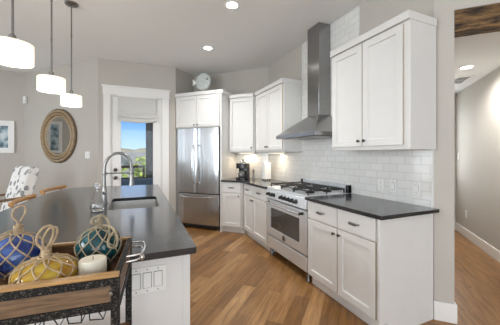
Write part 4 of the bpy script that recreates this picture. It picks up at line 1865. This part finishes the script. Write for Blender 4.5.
for x0 in (-.003, CW - .019):
    for y0 in (-.006, CD - .016):
        bm = BM()
        box(bm, x0, x0 + .022, y0, y0 + .022, .05, 1.007)
        lg = obj('post', bm, M['distress'], ct, bevel=.002)
        bm = BM()
        lathe(bm, [(0, -.010), (.025, -.010), (.025, .010), (0, .010)], x0 + .011, y0 + .011, .026, 20, 'X')
        tube(bm, [(x0 + .011, y0 + .011, .026), (x0 + .011, y0 + .011, .052)], .006, 8)
        obj('caster', bm, M['dark_gap'], lg)
for zz in (.67, .20):
    bm = BM()
    box(bm, .0, CW, .012, CD - .012, zz, zz + .018)
    obj('shelf', bm, M['cart_inner'], ct, bevel=.002)
    bm = BM()
    box(bm, 0, CW, -.004, .0, zz - .006, zz + .024)
    box(bm, CW, CW + .004, .015, CD - .015, zz - .006, zz + .024)
    obj('shelf_band', bm, M['distress'], ct)
# stemware hanger wires below the front band
for i in range(13):
    u = .055 + i * .052
    bm = BM()
    s_ = .010
    if i % 2 == 0:
        q = [(u - .002, .920), (u - .016, .893), (u + .017, .897), (u + .018, .921)]
    else:
        q = [(u - .016, .920), (u - .015, .894), (u + .014, .897), (u + .020, .921)]
    tube(bm, [(CW - x, .008, z) for x, z in q], .0019, 6)
    tube(bm, [(CW - q[1][0], .008, q[1][1]), (CW - q[1][0], CD - .03, q[1][1])], .0013, 6)
    obj('hanger_wire', bm, M['iron'], ct)
# bow handle on the right end
bm = BM()
for zz, ext in ((1.006, .055), (.988, .046)):
    pts = curve_pts([(CW + .002, .16, zz), (CW + ext * .8, .165, zz + .002), (CW + ext, .19, zz + .003), (CW + ext, .265, zz + .003), (CW + ext * .8, .30, zz + .002), (CW + .002, .31, zz)], 6)
    tube(bm, pts, .0035, 10)
ball(bm, (CW + .05, .178, .992), .010, 12)
obj('bow_handle', bm, M['chrome'], ct)
for yy in (-.008, ):
    bm = BM()
    for x0 in (.018, CW - .018):
        lathe(bm, [(0, yy - .004), (.006, yy - .003), (.007, yy + .002), (0, yy + .003)], x0, 0, .968, 12, 'Y')
    obj('rivets', bm, M['nickel'], ct)


# ------------------------------------------------------------------ glass floats in rope nets
def glass_float(label, u, v, rr_, gm, rm, squash=1.0, loops=(), rot=0., m_=9, rows_=6, lean=(0, 0)):
    x, y = cart_xy(u, v)
    rz_ = rr_ * squash
    t_ = thing('glass_float', label, 'glass float', (x, y, ZF + .0035), rot, 'glass fishing floats in the cart tray')
    cz = rz_ + .0005
    bm = BM()
    for sc_ in (1.0, .955):
        ret = bmesh.ops.create_uvsphere(bm, u_segments=36, v_segments=22, radius=rr_ * sc_, matrix=Matrix.Translation((0, 0, cz)) @ Matrix.Diagonal((1, 1, squash, 1)))
        if sc_ < 1:
            fs = {f for v_ in ret['verts'] for f in v_.link_faces}
            bmesh.ops.reverse_faces(bm, faces=list(fs))
    obj('glass_ball', bm, gm, t_)
    bm = BM()
    rope = .0023

    def pt(th, ph, k_=1.018):
        return Vector((rr_ * k_ * math.sin(th) * math.cos(ph), rr_ * k_ * math.sin(th) * math.sin(ph), cz + rz_ * k_ * math.cos(th)))
    ths = [.22 + (2.62 - .22) * j / rows_ for j in range(rows_ + 1)]
    nodes = []
    rnd = random.Random(int(u * 1000) + 3)
    for j, th in enumerate(ths):
        nodes.append([(th + rnd.uniform(-.05, .05), 2 * PI * (i + .5 * (j % 2)) / m_ + rnd.uniform(-.06, .06)) for i in range(m_)])
    for j in range(rows_):
        for i in range(m_):
            for di in ((0, 1) if j % 2 else (0, -1)):
                a = nodes[j][i]
                c_ = nodes[j + 1][(i + di) % m_]
                dph = (c_[1] - a[1] + PI) % (2 * PI) - PI
                pts = [pt(a[0] + (c_[0] - a[0]) * q / 4, a[1] + dph * q / 4) for q in range(5)]
                tube(bm, pts, rope, 6)
    for j in range(1, rows_ + 1):
        for i in range(m_):
            ball(bm, pt(*nodes[j][i]), rope * 1.9, 8)
    ring_ = [pt(ths[0], 2 * PI * q / 14, 1.03) for q in range(14)]
    tube(bm, ring_, rope * 1.3, 6, closed=True)
    obj('rope_net', bm, rm, t_)
    topz = cz + rz_ * 1.02
    bm = BM()
    lx, ly = lean
    for q in range(3):
        ring_ = [(lx * .2 + (.009 + .002 * math.sin(3 * a)) * math.cos(a), ly * .2 + .009 * math.sin(a), topz + .004 + q * .008 + .002 * math.sin(a)) for a in [2 * PI * i / 12 for i in range(12)]]
        tube(bm, ring_, .0042, 7, closed=True)
    tube(bm, [(0, 0, topz - .004), (lx * .35, ly * .35, topz + .03)], .006, 8)
    obj('top_knot', bm, rm, t_)
    for (pts_, tk_) in loops:
        bm = BM()
        tube(bm, curve_pts([(p[0], p[1], topz + p[2]) for p in pts_], 6), tk_, 8)
        obj('rope_loop', bm, rm, t_)
    return t_


# yellow, nearest
glass_float('amber yellow glass float in a rope net at the front of the cart tray', .204, .103, .080, M['amber_glass'], M['rope'], .60,
            loops=(([(0, 0, .010), (-.022, .0, .05), (-.010, .0, .082), (.012, 0, .088), (.016, .0, .062), (.002, 0, .022)], .0032),
                   ([(0, 0.006, .010), (-.008, .006, .045), (.006, .006, .078), (.024, .004, .080), (.024, .004, .055), (.006, 0.004, .020)], .0032)),
            rot=.3, m_=10, rows_=5)
glass_float('cobalt blue glass float in a rope net at the left of the cart tray', .330, .240, .075, M['blue_glass'], M['rope'], .93,
            loops=(([(0, 0, .018), (.0, 0, .035), (-.012, 0, .055), (-.004, 0, .08), (.018, 0, .085), (.020, 0, .062), (.008, 0, .036)], .0028),
                   ([(.0, 0, .012), (-.03, -.02, .004), (-.07, -.03, -.016), (-.11, -.03, -.022)], .0030)),
            rot=.1, m_=9, rows_=6, lean=(.01, 0))
glass_float('dark teal glass float in a rope net at the back right of the cart tray', .095, .243, .071, M['teal_glass'], M['rope_dark'], .97,
            loops=(([(0, 0, .008), (-.022, -.01, .016), (-.018, -.012, .034), (.006, -.012, .040), (.022, -.012, .028), (.030, -.02, .006), (.026, -.05, -.03)], .0042),
                   ([(.0, 0, .006), (.035, -.03, .0), (.05, -.055, -.03), (.045, -.07, -.06), (.024, -.078, -.055), (.022, -.074, -.03), (.04, -.055, -.012)], .0042)),
            rot=.2, m_=9, rows_=6)


def candle(label, u, v, rr_, h):
    x, y = cart_xy(u, v)
    t_ = thing('pillar_candle', label, 'candle', (x, y, ZF + .0005), 0, 'pillar candles in the cart tray')
    bm = BM()
    lathe(bm, [(rr_ - .003, 0), (rr_, .004), (rr_, h - .006), (rr_ - .003, h - .001), (rr_ - .010, h), (.012, h - .004), (0, h - .005)], 0, 0, 0, 36)
    obj('wax', bm, M['candle'], t_)
    bm = BM()
    tube(bm, [(0, 0, h - .006), (.001, 0, h + .006)], .0013, 6)
    obj('wick', bm, M['ribbon'], t_)
    bm = BM()
    for zz in (.010, .014):
        tube(bm, [((rr_ + .001) * math.cos(a), (rr_ + .001) * math.sin(a), zz + .004 * math.sin(a)) for a in [2 * PI * i / 30 for i in range(30)]], .0016, 6, closed=True)
    ball(bm, (-rr_ * .6, -rr_ * .82, .010), .006, 8)
    obj('twine', bm, M['ribbon'], t_)
    return t_


candle('short cream pillar candle tied with dark twine right of the amber float', .086, .110, .038, .078)
candle('cream pillar candle at the left picture edge in front of the blue float', .346, .085, .036, .085)
gs = thing('shell', 'small pale gold shell lying in the tray between the amber float and the candle', 'shell', (*cart_xy(.128, .045), ZF + .0005))
bm = BM()
k = 12
v0 = bm.verts.new((0, -.016, .004))
rim = [bm.verts.new((.022 * math.cos(PI * i / k), -.012 + .030 * math.sin(PI * i / k), .006 + .004 * (i % 2) + .008 * math.sin(PI * i / k))) for i in range(k + 1)]
mid_ = [bm.verts.new((.012 * math.cos(PI * i / k), -.014 + .017 * math.sin(PI * i / k), .014 + .003 * (i % 2))) for i in range(k + 1)]
for i in range(k):
    bm.faces.new((v0, mid_[i], mid_[i + 1]))
    bm.faces.new((mid_[i], rim[i], rim[i + 1], mid_[i + 1]))
o = obj('shell_body', bm, M['gold_leaf'], gs)
sm = o.modifiers.new('thick', 'SOLIDIFY')
sm.thickness = .004

# ------------------------------------------------------------------ outside, seen through the door
bm = BM()
box(bm, -3, 3, YD + .16, 8.45, -.12, -.02)
dk = obj('deck', bm, M['deck'])
dk['kind'] = 'structure'
pc = thing('porch_post', 'thick charcoal porch post outside the glass door', 'post', (.29, 8.25, -.02))
bm = BM()
box(bm, -.10, .10, -.10, .10, 0, 3.1)
obj('post_shaft', bm, M['dark_ext'], pc, bevel=.005)
bm = BM()
box(bm, -.125, .125, -.125, .125, 0, .16)
obj('post_base', bm, M['dark_ext'], pc, bevel=.005)
dr_ = thing('deck_railing', 'dark deck railing beyond the glass door', 'railing', (-1.2, 8.25, -.02))
bm = BM()
box(bm, -1.8, 1.365, -.04, .04, 1.0, 1.07)
obj('top_rail', bm, M['bronze'], dr_)
bm = BM()
box(bm, -1.8, 1.365, -.02, .02, .10, .15)
box(bm, -1.8, 1.365, -.012, .012, .70, .73)
obj('lower_rail', bm, M['bronze'], dr_)
for xx in (-1.6, -.3, 1.33):
    bm = BM()
    box(bm, xx - .03, xx + .03, -.03, .03, 0, 1.0)
    obj('rail_post', bm, M['bronze'], dr_)
ps = thing('patio_sofa', 'slate blue cushioned patio sofa standing on the deck', 'sofa', (-.15, 6.9, -.02))
bm = BM()
box(bm, -.9, .5, -.05, .0, .30, .80)
obj('back_cushion', bm, M['blue_cushion'], ps, bevel=.02)
bm = BM()
box(bm, -.9, .5, .02, .62, .32, .48)
obj('seat_cushion', bm, M['blue_cushion'], ps, bevel=.03)
bm = BM()
box(bm, -.92, .52, .0, .02, .1, .83)
box(bm, -.92, .52, .0, .64, .24, .32)
for xx in (-.92, .48):
    for yy in (.0, .6):
        box(bm, xx, xx + .04, yy, yy + .04, 0, .24)
obj('frame', bm, M['bronze'], ps)

bm = BM()
gk = 24
vv = []
for i in range(gk + 1):
    row = []
    for j in range(gk + 1):
        x = -160 + 240 * i / gk
        y = 8.7 + (260 - 8.7) * (j / gk) ** 1.6
        z = -3.4 + (.0 if y < 60 else (y - 60) * .012)
        row.append(bm.verts.new((x, y, z + random.uniform(-.1, .1))))
    vv.append(row)
for i in range(gk):
    for j in range(gk):
        bm.faces.new((vv[i][j], vv[i + 1][j], vv[i + 1][j + 1], vv[i][j + 1]))
g_ = obj('ground', bm, M['ground'])
g_['kind'] = 'structure'
bm = BM()
vv = []
for i in range(49):
    x = -150 + 220 * i / 48
    hgt = 7.2 + .5 * math.sin(i * .55) + .7 * math.sin(i * 1.3 + 1) + .4 * math.sin(i * 2.9)
    vv.append([bm.verts.new((x, 215, -3)), bm.verts.new((x, 228, hgt * .8)), bm.verts.new((x, 245, hgt)), bm.verts.new((x, 258, -3))])
for i in range(48):
    for j in range(3):
        bm.faces.new((vv[i][j], vv[i + 1][j], vv[i + 1][j + 1], vv[i][j + 1]))
h_ = obj('hills', bm, M['hill'])
h_['kind'] = 'structure'

hs = thing('neighbor_house', 'grey gabled house in the distance beyond the deck railing', 'house', (-1.3, 30, -3.3))
bm = BM()
box(bm, -2.2, 4.5, 0, 6, 0, 3.2)
obj('house_wall', bm, M['siding'], hs)
bm = BM()
v = [bm.verts.new(p) for p in ((-2.7, -.5, 3.15), (4.9, -.5, 3.15), (4.9, 3, 5.0), (-2.7, 3, 5.0), (-2.7, 6.5, 3.15), (4.9, 6.5, 3.15))]
for f in ((0, 1, 2, 3), (3, 2, 5, 4), (0, 3, 4), (1, 5, 2), (0, 4, 5, 1)):
    bm.faces.new([v[i] for i in f])
bmesh.ops.recalc_face_normals(bm, faces=bm.faces[:])
obj('house_roof', bm, M['roof'], hs, smooth=False)
bm = BM()
# front gable
xz_prism(bm, [(-2.3, 0), (1.1, 0), (1.1, 3.25), (-.6, 4.75), (-2.3, 3.25)], -1.6, 1.5)
obj('gable_wall', bm, M['siding'], hs, smooth=False)
bm = BM()
for sgn in (-1, 1):
    v = [(-.6, 4.98), (-.6 + sgn * 2.2, 3.04), (-.6 + sgn * 2.2, 2.86), (-.6, 4.80)]
    xz_prism(bm, v, -2.0, 2.2)
obj('gable_roof', bm, M['roof'], hs, smooth=False)
bm = BM()
for (x0, x1) in ((1.6, 2.4), (3.0, 3.8)):
    box(bm, x0, x1, -.06, .02, 1.2, 2.6)
obj('house_window', bm, M['dark_ext'], hs)


def shrub(label, loc, h, wd, seed):
    rnd = random.Random(seed)
    t_ = thing('tree', label, 'tree', loc, 0, 'trees beyond the deck')
    bm = BM()
    tube(bm, [(0, 0, 0), (.05, 0, h * .4), (.02, .04, h * .7)], [.09, .06, .03], 8)
    obj('trunk', bm, M['bark'], t_)
    bm = BM()
    for i in range(420):
        a, b_ = rnd.uniform(0, 2 * PI), math.acos(rnd.uniform(-1, 1))
        q = rnd.uniform(.5, 1) ** .6
        c_ = Vector((wd * q * math.sin(b_) * math.cos(a), wd * q * math.sin(b_) * math.sin(a), h * .62 + h * .38 * q * math.cos(b_)))
        s_ = rnd.uniform(.07, .15)
        n_ = Vector((rnd.uniform(-1, 1), rnd.uniform(-1, 1), rnd.uniform(-.2, 1))).normalized()
        u_ = n_.orthogonal().normalized()
        w_ = n_.cross(u_)
        bm.faces.new([bm.verts.new(c_ + u_ * s_), bm.verts.new(c_ + w_ * s_ * .55), bm.verts.new(c_ - u_ * s_), bm.verts.new(c_ - w_ * s_ * .55)])
    obj('foliage', bm, M['leaf'], t_, smooth=False)


shrub('yellow-green tree at the left of the door view beyond the railing', (-1.62, 12.2, -3.4), 4.75, .60, 1)
shrub('low yellow-green tree in the middle of the door view below the house', (-.80, 16.4, -3.4), 4.1, .8, 2)
shrub('yellow-green tree beside the porch post', (.12, 12.6, -3.4), 4.8, .5, 3)
